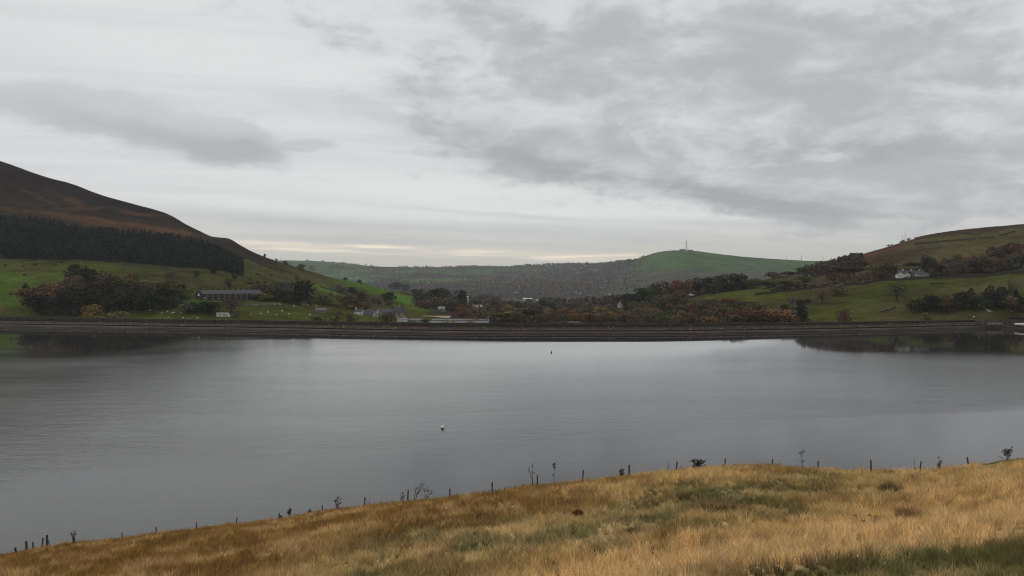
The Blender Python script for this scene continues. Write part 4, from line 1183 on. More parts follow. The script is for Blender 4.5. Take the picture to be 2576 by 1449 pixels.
for (x0, x1, t_, b_, k, c, l, Y) in [
    (1568, 1600, 738, 765, 'broad', 'deep', 'dark tree at the low end of the hillside wood above the white gabled house', 1000),
    (1595, 1632, 724, 762, 'broad', 'dark', 'dark tree second from the low end of the hillside wood', 980),
    (1625, 1662, 713, 755, 'broad', 'green', 'green tree among dark ones at the top of the hillside wood', 960),
    (1655, 1695, 708, 748, 'broad', 'russet', 'dull red tree beside the green one at the top of the wood', 950),
    (1690, 1728, 704, 744, 'broad', 'red', 'red beech in the middle of the top of the hillside wood', 940),
    (1722, 1758, 702, 742, 'broad', 'russet', 'russet beech beyond the red one at the top of the wood', 935),
    (1752, 1800, 697, 738, 'broad', 'deep', 'dark tree past the beeches at the top of the hillside wood', 920),
    (1796, 1842, 690, 735, 'broad', 'dark', 'tall dark olive tree at the top of the hillside wood', 910),
    (1835, 1880, 688, 734, 'broad', 'deep', 'highest dark domed tree of the hillside wood', 900),
    (1876, 1910, 700, 736, 'broad', 'olive', 'olive tree closing the top of the hillside wood', 890),
    (1646, 1676, 743, 766, 'broad', 'light', 'pale green tree below the white van', 850),
    (1668, 1718, 746, 778, 'broad', 'dark', 'dark olive tree in the middle of the hillside wood', 800),
    (1710, 1750, 748, 775, 'broad', 'olive', 'olive tree just below the white van', 800),
    (1762, 1806, 752, 782, 'broad', 'green', 'dark green tree in the middle of the hillside wood beside the red tree', 760),
    (1808, 1862, 750, 790, 'broad', 'russet', 'wide reddish tree bordering the pasture above the orange tree', 740),
    (1850, 1900, 758, 795, 'broad', 'brown', 'brown tree bordering the pasture above the orange tree', 720),
    (1590, 1640, 748, 775, 'broad', 'deep', 'dark tree directly behind the little green field', 920),
    (1560, 1580, 752, 772, 'bush', 'deep', 'dark shrub behind the white gabled house', 960),
    (1632, 1662, 760, 784, 'broad', 'dark', 'dark tree on the upper side of the little green field', 840)]:
    T(x0, x1, t_, b_, k, c, l, G7, Y)
G8 = 'trees on the walled hillside pasture'
for (x0, x1, t_, b_, k, c, l, Y) in [
    (2001, 2034, 772, 811, 'broad', 'deep', 'dark thorn tree standing at the end of the rusty wood', 640),
    (2006, 2026, 752, 775, 'bush', 'deep', 'dark bush above the dark thorn tree', None),
    (2024, 2043, 752, 764, 'bush', 'deep', 'small dark bush on pasture beside the thin brown tree', None),
    (1966, 1986, 765, 778, 'bush', 'deep', 'low dark bush on pasture above the rusty wood', None),
    (1980, 2006, 743, 775, 'sparse', 'grey', 'thin leafless tree on pasture above the rusty wood', None),
    (2042, 2094, 719, 763, 'sparse', 'brown', 'large thin brown tree hanging over the pasture below the road', None),
    (2090, 2126, 714, 743, 'broad', 'brown', 'dark reddish tree on the roadside bank above the pasture', None),
    (2109, 2138, 777, 809, 'broad', 'russet', 'lone dark reddish tree standing behind the dam on open pasture', 610),
    (2230, 2282, 711, 756, 'sparse', 'dark', 'lone spreading tree with a visible trunk on the open pasture', None),
    (2268, 2318, 746, 786, 'sparse', 'olive', 'thin olive tree at the low end of the tree belt', None),
    (2326, 2366, 741, 783, 'broad', 'deep', 'dark tree second in the tree belt', None),
    (2300, 2340, 752, 784, 'broad', 'dark', 'dark green tree between the first two of the tree belt', None),
    (2362, 2405, 748, 782, 'broad', 'brown', 'brown tree third in the tree belt', None),
    (2400, 2450, 732, 778, 'broad', 'deep', 'tall dark tree in the middle of the tree belt', None),
    (2445, 2490, 742, 776, 'broad', 'dark', 'dark green tree past the middle of the tree belt', None),
    (2484, 2520, 730, 774, 'broad', 'deep', 'tall dark tree near the upper end of the tree belt', None),
    (2512, 2552, 745, 773, 'broad', 'brown', 'brown tree next to the green conifer in the tree belt', None),
    (2540, 2572, 727, 771, 'conifer', 'pine', 'dark green conifer at the upper end of the tree belt', None),
    (2566, 2620, 740, 772, 'broad', 'deep', 'dark tree cut by the frame edge in the tree belt', None),
    (2435, 2448, 724, 732, 'bush', 'deep', 'tiny dark bush on pasture above the tree belt', None),
    (2318, 2345, 786, 803, 'bush', 'olive', 'olive bush just behind the end of the dam', None)]:
    T(x0, x1, t_, b_, k, c, l, G8, Y)
G9 = 'trees along the hillside road'
for (x0, x1, t_, b_, k, c, l, Y) in [
    (1930, 1963, 684, 711, 'broad', 'brown', 'round brown tree on the skyline above the roadside hedge', 1000),
    (1967, 2000, 683, 709, 'broad', 'deep', 'round dark tree next to the round brown one on the skyline', 1000),
    (2005, 2048, 672, 708, 'broad', 'brown', 'brown tree where the skyline wood begins', 990),
    (2040, 2082, 670, 716, 'broad', 'grey', 'grey brown tree in the wood above the road bend', 975),
    (2066, 2104, 668, 712, 'broad', 'brown', 'brown tree in the middle of the wood above the road bend', 975),
    (2098, 2140, 668, 706, 'broad', 'grey', 'grey tree at the top of the wood above the road bend', 985),
    (2114, 2172, 672, 715, 'broad', 'dark', 'large dark green tree beside the road', 880),
    (2160, 2190, 655, 688, 'bush', 'brown', 'brown scrub at the foot of the bracken slope', 900),
    (2186, 2220, 664, 700, 'broad', 'olive', 'olive tree on the hillside beside the white farmhouse', 830),
    (2216, 2256, 662, 698, 'broad', 'dark', 'dark olive tree next to the white farmhouse', 820),
    (2210, 2228, 690, 704, 'bush', 'deep', 'dark clipped bush on the roadside before the white farmhouse', 790),
    (2278, 2320, 657, 688, 'broad', 'olive', 'olive brown tree behind the farmhouse roof', 845),
    (2314, 2348, 643, 697, 'broad', 'deep', 'tall dark tree at the gable of the white farmhouse', 800),
    (2334, 2362, 668, 698, 'broad', 'deep', 'dark tree beyond the gable of the white farmhouse', 795),
    (2005, 2040, 695, 720, 'broad', 'green', 'green leaved tree above the roadside hedge', 850),
    (1950, 2005, 706, 728, 'bush', 'dark', 'long dark roadside hedge clump below the round trees', 830),
    (1905, 1960, 708, 730, 'bush', 'deep', 'dark roadside hedge clump next to the top of the wood', 850)]:
    T(x0, x1, t_, b_, k, c, l, G9, Y)

# fill the woods: each tree its own object, told apart by colour and by its place in its wood
ORD = ['']
_u = 'first second third fourth fifth sixth seventh eighth ninth tenth eleventh twelfth thirteenth fourteenth fifteenth sixteenth seventeenth eighteenth nineteenth twentieth'.split()
ORD += _u + ['twenty-' + w for w in _u[:9]] + ['thirtieth'] + ['thirty-' + w for w in _u[:9]] + ['fortieth'] + ['forty-' + w for w in _u[:9]]
CWORD = {'dark': 'dark green', 'olive': 'olive', 'brown': 'brown', 'russet': 'russet', 'red': 'red', 'orange': 'orange', 'ochre': 'ochre', 'grey': 'grey brown', 'pine': 'pine green', 'deep': 'very dark', 'green': 'green', 'yellow': 'yellow', 'light': 'pale green'}
def wood(n, px_rng, Yf, hr, cols_, where, group, kinds=('broad',), seed=0, wr=(0.75, 1.05)):
    r = random.Random(seed)
    items = []
    for i in range(n):
        px = px_rng[0] + (px_rng[1] - px_rng[0]) * (i + r.random()) / n
        Y = Yf(px, r)
        items.append((px, Y, r.uniform(*hr), r.choice(cols_), r.choice(kinds), r.uniform(*wr)))
    by = {}
    for it in items:
        by.setdefault((it[3], it[4] == 'conifer'), []).append(it)
    for (c, con), its in by.items():
        its.sort()
        for j, (px, Y, h, c, k, w) in enumerate(its):
            pos, _ = spot(px, None, Y, 0.2)
            noun = {'broad': 'tree', 'sparse': 'thin tree', 'bush': 'bush', 'conifer': 'conifer'}[k]
            lab = f'{CWORD[c]} {noun}, {ORD[j + 1]} from left of its colour {where}' if len(its) > 1 else f'the only {CWORD[c]} {noun} {where}'
            tree(k, c, pos, h, h * w, lab, group)
wood(34, (1090, 1640), lambda p, r: r.uniform(800, 1180), (8, 12), ['dark', 'olive', 'grey', 'brown', 'deep', 'russet'], 'in the valley floor wood', 'trees of the valley floor wood', seed=1)
wood(26, (1215, 1660), lambda p, r: r.uniform(690, 790), (8, 11.5), ['olive', 'brown', 'russet', 'dark', 'brown', 'orange'], 'in the autumn wood behind the dam', 'trees of the autumn wood', seed=2)
wood(20, (1640, 1935), lambda p, r: r.uniform(670, np.interp(p, [1640, 1760, 1830, 1935], [780, 760, 715, 680])), (8, 11), ['russet', 'brown', 'olive', 'dark', 'brown', 'red'], 'at the foot of the hillside wood', 'trees at the foot of the hillside wood', seed=3)
wood(16, (1640, 1880), lambda p, r: r.uniform(905, 935) if p > 1735 else r.uniform(790, 900), (9, 12), ['dark', 'deep', 'brown', 'olive'], 'inside the hillside wood', 'trees inside the hillside wood', seed=4)
def yroad(p, r):
    base = np.interp(p, KX(F2), KV(F2, 1)); ridge = np.interp(p, KX(F3), KV(F3, 1))
    return base + 12 + (ridge - base) * (r.random() ** 1.5) * np.interp(p, [2345, 2430, 2520, 2600], [.28, .42, .75, .9])
wood(46, (2345, 2700), yroad, (8, 13), ['brown', 'grey', 'russet', 'deep', 'brown', 'dark'], 'in the wood above the road', 'trees of the wood above the road', kinds=('broad', 'broad', 'sparse'), seed=5)
wood(10, (2480, 2640), lambda p, r: r.uniform(800, 850), (9, 13), ['red', 'russet'], 'in the red beech stand above the road', 'beeches above the road', seed=6)
wood(7, (2530, 2680), lambda p, r: r.uniform(765, 790), (9, 12), ['pine'], 'beside the road below the red beeches', 'conifers beside the road', kinds=('conifer',), seed=7)
wood(16, (2045, 2165), lambda p, r: r.uniform(890, 985), (6, 9.5), ['brown', 'grey', 'dark', 'russet'], 'in the wood above the road bend', 'trees of the wood above the road bend', seed=8)
wood(9, (150, 470), lambda p, r: r.uniform(690, 730), (11, 16), ['brown', 'deep', 'olive'], 'deep in the wood under the plantation', 'trees deep in the wood under the plantation', seed=9)
wood(14, (1935, 2110), lambda p, r: np.interp(p, KX(F2), KV(F2, 1)) + 4, (3, 5), ['dark', 'deep'], 'in the hedge along the road', 'hedge bushes along the road', kinds=('bush',), seed=10, wr=(1.2, 1.8))
wood(8, (820, 1000), lambda p, r: r.uniform(800, 900), (4, 7), ['grey', 'dark', 'brown'], 'on the slope above the mill', 'small trees above the mill', kinds=('broad', 'bush'), seed=12)
wood(16, (8, 430), lambda p, r: r.uniform(755, 850), (1.3, 2.6), ['dark', 'deep', 'grey'], 'on the pasture under the plantation', 'small thorns under the plantation', kinds=('bush',), seed=13, wr=(1.0, 1.7))
wood(22, (615, 860), lambda p, r: r.uniform(840, 1100), (1.4, 3.0), ['dark', 'grey', 'brown'], 'on the rough spur pasture', 'small thorns on the spur', kinds=('bush',), seed=14, wr=(1.0, 1.7))
for px, py, h, c, lab in [(2236, 617, 3.0, 'deep', 'windswept thorn on the walled hillside skyline'), (2244, 614.5, 2.2, 'deep', 'lesser thorn next to the windswept one on the skyline'), (2266, 608, 2.6, 'deep', 'skyline bush at the foot of the shorter pole'), (2273, 606, 3.2, 'deep', 'skyline bush at the foot of the taller pole'), (2285, 603, 3.4, 'brown', 'brown skyline bush just past the two poles')]:
    Y = float(np.interp(px, cols, Y4)); pos, _ = spot(px, None, Y, .2)
    tree('bush', c, pos, h, h * 1.4, lab, 'bushes on the walled hillside skyline')

# the conifer plantation: one dark mass of hundreds of spruces
def tree_mass(name, n, place, kinds, rng, nleaf, col, colvar, label=None, size=0.085, hrange=(10, 16), asp=0.4, even=1.0):
    Vs, Fs, Cs = [], [], []; base = 0
    for _ in range(n):
        pl_ = place(rng)
        if pl_ is None: continue
        x, y, z, hs, c = pl_
        h = rng.uniform(*hrange) * hs
        if kinds == 'conifer':
            t = rng.uniform(0, 1, nleaf); t = np.floor(t * 9) / 9 + rng.uniform(0, .06, nleaf)
            hh_ = np.clip(.1 + t * .9, 0, 1.0); a = rng.uniform(0, 6.283, nleaf)
            r = ((1 - hh_) ** .85 * .5 + .03) * np.sqrt(rng.uniform(.3, 1, nleaf))
            p = np.stack([np.cos(a) * r * asp, np.sin(a) * r * asp, hh_ - r * .2], -1)
            d = np.stack([np.cos(a) * .7, np.sin(a) * .7, np.full(nleaf, .7)], -1); tt = rng.uniform(.75, 1.25, nleaf)
        else:
            p, d, tt, _c = crown_pts(rng, nleaf, 6, .42, .40, .55, (.18, .28))
        tt = 1 + (tt - 1) * even
        V, Fq = leaf_quads(p, d, size, rng)
        Vs.append(V * h + np.array([x, y, z])); Fs.append(Fq + base); base += len(V)
        k = rng.uniform(1 - colvar, 1 + colvar)
        Cs.append(np.repeat(tt, 4)[:, None] * np.array(c)[None, :] * k)
    o = np_mesh(name, np.concatenate(Vs), np.concatenate(Fs), M['mass'], np.concatenate(Cs))
    return tag(o, kind='stuff', label=label)
rng = np.random.default_rng(5)
F3y, F2y = pchip(KX(F3), KV(F3, 1), cols), pchip(KX(F2), KV(F2, 1), cols)
edge_t = [(-400, 1.0), (0, 1.0), (150, .98), (230, .88), (300, .95), (420, .98), (500, .95), (560, .75), (612, .45)]
def spruce(rng):
    px = -380 + 990 * rng.uniform(0, 1)
    a = np.interp(px, cols, F2y); b = np.interp(px, cols, F3y)
    t = rng.uniform(0.02, np.interp(px, KX(edge_t), KV(edge_t)) - 0.03)
    Y = a + (b - a) * t
    return (px - CX) / F * Y, Y, float(gz(px, Y)) - .5, 1.0, (0.017, 0.030, 0.023)
o = tree_mass('conifer_plantation', 3600, spruce, 'conifer', rng, 40, None, .22, 'dark conifer plantation covering the lower moorland hill', .09, (8, 12), 0.5, even=.5)
# wooded far side of the valley with the town
def farwood_(rng):
    px = rng.uniform(640, 2150)
    if px < 1620:
        Y = rng.uniform(0, 1) ** 0.8 * 3400 + 1700
        dens = np.interp(px, [640, 1000, 1250, 1400, 1620], [.10, .16, .50, 1, 1])
        if fbm(np.array([px / 60.0]), np.array([Y / 260.0]), 77, 3)[0] > .35 + dens * .32: return None
    else:
        Y = rng.uniform(1700, 2700)
        if rng.uniform() > np.interp(px, [1620, 1900, 2150], [1, .6, .2]): return None
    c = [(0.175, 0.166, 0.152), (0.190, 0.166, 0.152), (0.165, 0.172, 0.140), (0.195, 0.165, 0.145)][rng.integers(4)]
    return (px - CX) / F * Y, Y, float(gz(px, Y)) - 1, 1.0, c
o = tree_mass('distant_woodland', 11000, farwood_, 'broad', rng, 12, None, .07, 'grey brown woodland spread over the far side of the valley', .27, (6, 10), even=.25)
def ridgewood(rng):
    px = rng.choice([rng.uniform(1000, 1600), rng.uniform(1330, 1590), rng.uniform(760, 1000)], p=[.55, .4, .05])
    if vnoise(np.array([px / 22.0]), np.array([3.0]), 5)[0] < .35: return None
    Y = np.interp(px, KX(F7), KV(F7, 1)) - rng.uniform(0, 160)
    return (px - CX) / F * Y, Y, float(gz(px, Y)) - 2, 1.0, (0.04, 0.042, 0.032)
o = tree_mass('skyline_woodland', 330, ridgewood, 'broad', rng, 26, None, .2, 'line of dark trees along the far skyline', .2, (8, 14))
def midfill(rng):
    px = rng.uniform(1060, 1700); Y = rng.uniform(1000, 1750)
    c = [(0.080, 0.074, 0.050), (0.095, 0.074, 0.050), (0.070, 0.074, 0.046), (0.110, 0.074, 0.050)][rng.integers(4)]
    if px > 1560 and Y > 1150: return None
    return (px - CX) / F * Y, Y, float(gz(px, Y)) - 1, 1.0, c
o = tree_mass('valley_thicket', 520, midfill, 'broad', rng, 70, None, .25, 'thicket of mixed brown trees filling the valley bottom', .11, (7, 12))
def scrub(rng):
    px = rng.uniform(2080, 2700); t = rng.uniform(0, 1)
    a = np.interp(px, cols, F2y) + 8; b = np.interp(px, cols, F3y)
    Y = a + (b - a) * t * np.interp(px, [2080, 2250, 2380, 2576, 2700], [.9, .35, .55, .85, .95])
    c = [(0.075, 0.050, 0.034), (0.055, 0.045, 0.032), (0.095, 0.045, 0.030)][rng.integers(3)]
    return (px - CX) / F * Y, Y, float(gz(px, Y)) - .4, 1.0, c
o = tree_mass('hillside_scrub', 420, scrub, 'broad', rng, 46, None, .25, 'brown scrub and bracken under the hillside trees', .12, (2.5, 5))
def under(name, label, n, pxr, Yf, hr, cols_, seed, nleaf=60):
    g = np.random.default_rng(seed)
    def place(rng):
        px = rng.uniform(*pxr); Y = Yf(px, rng)
        if Y is None: return None
        return (px - CX) / F * Y, Y, float(gz(px, Y)) - .5, 1.0, tuple(q * (1.25 if px > 1000 else 1.0) for q in cols_[rng.integers(len(cols_))])
    return tree_mass(name, n, place, 'broad', g, nleaf, None, .18, label, .12, hr, even=.6)
under('undergrowth', 'dark undergrowth filling the wood below the plantation', 130, (66, 465), lambda p, r: r.uniform(625, 700) if p < 330 else r.uniform(650, 712), (4, 8), [(.040, .038, .026), (.060, .040, .028), (.050, .050, .028)], 31)
under('undergrowth', 'brown undergrowth filling the hillside wood', 420, (1575, 1995), lambda p, r: r.uniform(*((655, np.interp(p, [1575, 1700, 1745, 1800, 1890, 1995], [960, 930, 830, 735, 695, 655])) if p < 1740 or r.uniform() < .62 or p > 1910 else (908, 935))), (4.5, 8.5), [(.110, .072, .048), (.085, .074, .048), (.105, .068, .046), (.080, .080, .044)], 32)
under('undergrowth', 'autumn undergrowth filling the wood behind the middle of the dam', 420, (1215, 1640), lambda p, r: r.uniform(680, 1000), (4, 8), [(.100, .082, .048), (.085, .080, .052), (.120, .078, .050), (.095, .092, .048)], 33)
under('undergrowth', 'dark undergrowth at the foot of the tree belt', 70, (2275, 2640), lambda p, r: np.interp(p, [2275, 2576], [640, 612]) + r.uniform(-8, 8), (4, 8), [(.042, .040, .026), (.052, .040, .028)], 34)
under('undergrowth', 'brown undergrowth filling the wood above the road', 420, (2340, 2720), lambda p, r: np.interp(p, KX(F2), KV(F2, 1)) + 10 + r.uniform(0, 1) * np.interp(p, [2340, 2420, 2500, 2720], [20, 45, 95, 190]), (5, 8), [(.095, .064, .048), (.078, .064, .048), (.105, .058, .043), (.060, .056, .040)], 35)
under('undergrowth', 'brown undergrowth filling the wood above the road bend', 200, (2008, 2168), lambda p, r: r.uniform(890, 990), (5, 9), [(.075, .052, .038), (.060, .050, .036), (.060, .058, .034)], 36)
under('undergrowth', 'dark undergrowth in the clump beyond the terrace', 60, (640, 785), lambda p, r: r.uniform(720, 775), (4, 8), [(.048, .042, .030), (.060, .050, .034)], 37)
under('undergrowth', 'grey undergrowth in the wood beyond the mill', 160, (1045, 1260), lambda p, r: r.uniform(930, 1150), (5, 9), [(.055, .048, .034), (.050, .050, .030), (.075, .050, .036)], 38)
# ------------------------------------------------------------------ walls
def stone_wall(name, label, pts, h, w, mat=None, ridge=False, group=None, cat='wall', Ys=None):
    P3 = []
    seq = []
    for (a, b_) in zip(pts[:-1], pts[1:]):
        n = max(2, int(abs(b_[0] - a[0]) / 8) + 1)
        for i in range(n):
            t = i / n; seq.append((a[0] + (b_[0] - a[0]) * t, a[1] + (b_[1] - a[1]) * t))
    seq.append(pts[-1])
    for (px, py) in seq:
        Y = float(np.interp(px, cols, Y4)) if ridge else (float(np.interp(px, KX(Ys), KV(Ys))) if Ys else seen(px, py))
        P3.append(Vector(((px - CX) / F * Y, Y, float(gz(px, Y)))))
    o0 = P3[len(P3) // 2].copy()
    t = thing(name, label, cat, o0, 0, group)
    wl = MB(); cp = MB(); r = random.Random(len(label))
    K = len(P3)
    for B, z0, z1, ww in ((wl, -0.8, h, w), (cp, h, h + .22, w + .12)):
        V = []
        for i, p in enumerate(P3):
            d = (P3[min(i + 1, K - 1)] - P3[max(i - 1, 0)]); d.z = 0; d.normalize()
            n = Vector((-d.y, d.x, 0)) * ww / 2
            q = p - o0; j = r.uniform(-.14, .10) if B is wl else r.uniform(-.1, .1)
            for s, z in ((1, z0), (1, z1 + j), (-1, z1 + j), (-1, z0)):
                V.append(tuple(q + n * s + Vector((0, 0, z))))
        Fc = []
        for i in range(K - 1):
            for k in range(4):
                Fc.append((i * 4 + k, i * 4 + (k + 1) % 4, i * 4 + 4 + (k + 1) % 4, i * 4 + 4 + k))
        Fc += [(3, 2, 1, 0), tuple((K - 1) * 4 + k for k in range(4))]
        B.poly(V, Fc)
    wl.build('wall_courses', mat or M['drystone'], t); cp.build('wall_coping', mat or M['drystone'], t)
    return t
z4p = lambda l: [(1932 + .25 * x, 534.6 + .25 * y) for x, y in l]
z2p = lambda l: [(644 + .25 * x, 566 + .25 * y) for x, y in l]
WG = 'dry stone walls on the walled hillside'
stone_wall('dry_stone_wall', 'dry stone wall running along the walled hillside skyline', [(2300, 600), (2420, 580), (2700, 556)], 1.5, .8, ridge=True, group=WG)
stone_wall('dry_stone_wall', 'long dark field wall crossing the upper hillside pasture', z4p([(1470, 322), (1700, 300), (1900, 285), (2085, 270)]), 1.7, .9, group=WG)
stone_wall('dry_stone_wall', 'shorter field wall continuing past the gap on the upper pasture', z4p([(2120, 268), (2270, 255)]), 1.6, .9, group=WG)
stone_wall('dry_stone_wall', 'broken field wall climbing towards the skyline corner', z4p([(2320, 240), (2420, 212), (2490, 190)]), 1.6, .9, group=WG)
stone_wall('dry_stone_wall', 'tumbled wall on the pasture by the low end of the tree belt', z4p([(1130, 1005), (1210, 985), (1280, 955)]), 0.9, .9, group=WG)
RY = [(1932, 788), (2157, 778), (2257, 768), (2445, 758), (2576, 748), (2800, 735)]
stone_wall('roadside_wall', 'dark roadside wall running right along the hillside road', [(1900, 738), (2157, 718), (2257, 704), (2445, 699), (2576, 687), (2700, 680)], 2.0, .8, M['dark_stone'], group=WG, Ys=RY)
WG2 = 'broken walls on the spur pasture'
stone_wall('broken_wall', 'stretch of broken wall across the bright green field', z2p([(1195, 622), (1262, 634), (1330, 650), (1400, 662)]), 1.2, .9, group=WG2)
stone_wall('broken_wall', 'lower stretch of broken wall on the bright green field', z2p([(1455, 683), (1550, 708)]), 1.2, .9, group=WG2)
stone_wall('broken_wall', 'short wall stub beside the lone dark tree on the bright field', z2p([(1235, 725), (1285, 733)]), 1.0, .9, group=WG2)
stone_wall('broken_wall', 'broken wall down the rough spur under the moor', z2p([(130, 432), (300, 470), (440, 522)]), 1.1, .8, group=WG2)
stone_wall('broken_wall', 'field wall dividing the spur pasture from the bright field', z2p([(640, 625), (760, 655), (900, 690), (1000, 730), (1120, 775), (1230, 825)]), 1.2, .9, group=WG2)
stone_wall('broken_wall', 'short wall stub on the spur crest near the tiny bush', z2p([(1000, 572), (1080, 590)]), 1.2, .9, group=WG2)
stone_wall('field_wall', 'low wall beside the russet trees on the outer pasture', [(24, 741), (44, 743), (66, 745)], 1.1, .8, group=WG2)
stone_wall('field_wall', 'pale field wall below the terrace clump of trees', [(612, 769), (650, 768), (700, 766)], 1.2, .8, M['grey_stone'], group=WG2)
# ------------------------------------------------------------------ buildings
M['frame_white'] = plain('window_frame_white', (0.42, 0.42, 0.40), 0.6, 0.1, 2.0)
def house(name, label, cat, pos, rz, L, W, eave, ridge, wall, roof, wins=(), chims=(), group=None, deep=3.0, over=.3):
    t = thing(name, label, cat, pos, rz, group)
    w = MB(); w.prism_x([(-W / 2, -deep), (W / 2, -deep), (W / 2, eave), (0, ridge - .12), (-W / 2, eave)], -L / 2, L / 2); w.build('wall', wall, t)
    k = (ridge - eave) / (W / 2)
    r = MB()
    for s in (1, -1):
        r.prism_x([(s * (W / 2 + over), eave - over * k + .05), (0, ridge + .05), (0, ridge + .3), (s * (W / 2 + over), eave - over * k + .3)][::s], -L / 2 - .2, L / 2 + .2)
    ro = r.build('roof', roof, t)
    for x, hh in chims:
        c = MB(); c.box(x - .55, x + .55, -.4, .4, ridge - .3, ridge + hh); c.box(x - .3, x + .3, -.2, .2, ridge + hh, ridge + hh + .4); c.build('chimney', wall, ro)
    for (face, x, z, ww, wh) in wins:
        f = MB(); g = MB()
        if face == 'f':
            f.box(x - ww / 2, x + ww / 2, -W / 2 - .10, -W / 2 + .02, z, z + wh); g.box(x - ww / 2 + .14, x + ww / 2 - .14, -W / 2 - .13, -W / 2 - .10, z + .14, z + wh - .14)
        else:
            s = 1 if face == 'r' else -1
            a, b_ = sorted((s * (L / 2 + .10), s * (L / 2 - .02))); f.box(a, b_, x - ww / 2, x + ww / 2, z, z + wh)
            a, b_ = sorted((s * (L / 2 + .13), s * (L / 2 + .10))); g.box(a, b_, x - ww / 2 + .14, x + ww / 2 - .14, z + .14, z + wh - .14)
        fo = f.build('window', M['frame_white'], t); g.build('pane', M['glass'], fo)
    return t
# terrace below the plantation
pos, Y = spot(578, 757)
print('terrace', pos, Y)
wins = [('f', -26 + i * 5.6, 3.9, 1.5, 1.6) for i in range(10)] + [('f', -26 + i * 5.6, 1.0, 1.5, 1.7) for i in range(10)]
ter = house('stone_terrace', 'long dark stone terrace with slate roof and white gable mark above the reservoir', 'terrace', pos, rad(54), 60, 12, 6.2, 9.4, M['dark_stone'], M['slate'], wins, [(-28 + i * 5.6, 1.3) for i in range(11)])
b = MB(); b.prism_x([(-1.9, 5.0), (2.0, 4.8), (.4, 7.6)], -30.12, -30.01); b.build('gable_vent', M['white'], ter)
b = MB(); b.box(-29.4, -27.8, -6.12, -6.01, 2.8, 3.5); b.build('name_board', M['white'], ter)
# white flat cabin by the dam
pos, Y = spot(562, None, 632); pos.z = float(zat(799, 632))
cb = thing('white_cabin', 'white flat roofed cabin with a sloping end and one dark window behind the dam', 'cabin', pos, rad(-4))
b = MB(); b.prism([(-5, -1.5), (5.2, -1.5), (5.2, .9), (3.4, 3.7), (-5, 3.7), (-5, -1.5)][:5], -1.6, 1.6); b.build('cabin_shell', M['white'], cb)
b = MB(); b.box(-5.15, 3.5, -1.75, 1.75, 3.7, 3.95); b.build('roof', M['offwhite'], cb)
w_ = MB(); w_.box(.6, 1.9, -1.66, -1.6, 1.7, 2.7); w_.build('window', M['glass'], cb)
w_ = MB(); w_.box(-3.2, -1.6, -1.66, -1.6, 2.0, 2.7); w_.build('window', M['glass'], cb)
w_ = MB(); w_.box(3.0, 3.9, -1.66, -1.6, 1.5, 2.3); w_.build('window', M['glass'], cb)
b = MB(); b.box(-4.9, 4.9, -1.63, -1.6, .9, 1.05); b.build('stripe', M['grey_stone'], cb)
# round fronted white trailer
pos, Y = spot(619.5, 761, 720)
tr_ = thing('white_trailer', 'small white round fronted trailer parked near the terrace trees', 'trailer', pos, rad(10))
b = MB(); b.prism([(-1.5, .5), (1.3, .5), (1.7, 1.2), (1.3, 2.3), (.5, 2.7), (-1.5, 2.7)], -.9, .9); b.build('trailer_body', M['white'], tr_)
b = MB(); b.box(-1.6, -1.5, -.8, .8, .7, 2.4); b.build('tailgate', M['black'], tr_)
for s in (-.95, .85):
    b = MB(); b.box(-.5, .5, s, s + .1, 0, .7); b.build('wheel', M['black'], tr_)
# barn on the pasture
pos, Y = spot(808, 785.5); pos.z -= .3
house('stone_barn', 'low dark stone barn alone on the sheep pasture', 'barn', pos, rad(8), 9.0, 5, 2.2, 3.6, M['grey_stone'], M['dark_slate'], [('f', 1.5, .2, 1.4, 1.6)])
pos, Y = spot(1111, 781, 880)
house('small_house', 'small grey roofed house at the edge of the wood beyond the mill', 'house', pos, rad(-6), 7.5, 6, 3.0, 5.2, M['grey_stone'], M['steel_roof'], [('f', -1.5, 1, 1, 1), ('f', 1.5, 1, 1, 1)])
# mill group
YM = 700
def mill_pos(px, py, Y=YM):
    return Vector(((px - CX) / F * Y, Y, float(zat(py, Y))))
mc = house('mill_cottage', 'white walled cottage with tall chimney stack at the end of the mill group', 'cottage', mill_pos(904, 794), rad(-10), 7.4, 6, 3.6, 5.4, M['white'], M['slate'], [('f', -2.2, 1.2, 1, 1.2), ('f', 2.0, 1.2, 1, 1.2)], [(-3.0, 1.6)])
house('mill_cottage', 'second white cottage end standing against the grey slate house', 'cottage', mill_pos(914, 795, 705), rad(80), 5, 4, 4.0, 5.2, M['white'], M['slate'], [('r', 0, 1.4, .9, 1.0)])
house('slate_house', 'grey slate roofed house between the white cottages and the finned mill', 'house', mill_pos(933, 801), rad(-22), 9.5, 8, 3.4, 7.6, M['grey_stone'], M['slate'], [('f', -2, .6, 1, 1.2), ('f', 2, .6, 1, 1.2)], [(3.5, 1.2)])
for (px, lab, fins) in ((957, 'first gable of the finned mill with white upright ribs', (-3.9, -.3, 3.2)), (974, 'second gable of the finned mill with white upright ribs', (-2.6, .6, 3.6))):
    t = house('finned_mill', lab, 'mill building', mill_pos(px, 805, 690 if px < 960 else 706), rad(90 - 16), 12, 8.6, 6.6, 9.6, M['sandstone'], M['slate'], group='gabled mill blocks')
    for fx in fins:
        b = MB(); h_ = 9.0 - abs(fx) * .75
        b.box(-6.35, -6.0, fx - .28, fx + .28, .2, h_); b.build('rib', M['white'], t)
house('steep_roof_mill', 'dark steep roofed mill block with a thin finial pole', 'mill building', mill_pos(999, 803, 712), rad(4), 13, 9, 4.2, 10.2, M['dark_stone'], M['dark_slate'], [('f', -3, 1.5, 1.2, 1.6), ('f', 0, 1.5, 1.2, 1.6), ('f', 3, 1.5, 1.2, 1.6)], [(-4.5, 1.3), (4.8, 1.0)])
b = MB(); pp = mill_pos(1005, 777, 712)
pl_ = thing('flag_pole', 'thin pale pole standing above the steep mill roof', 'pole', (pp.x, 712, pp.z - 2))
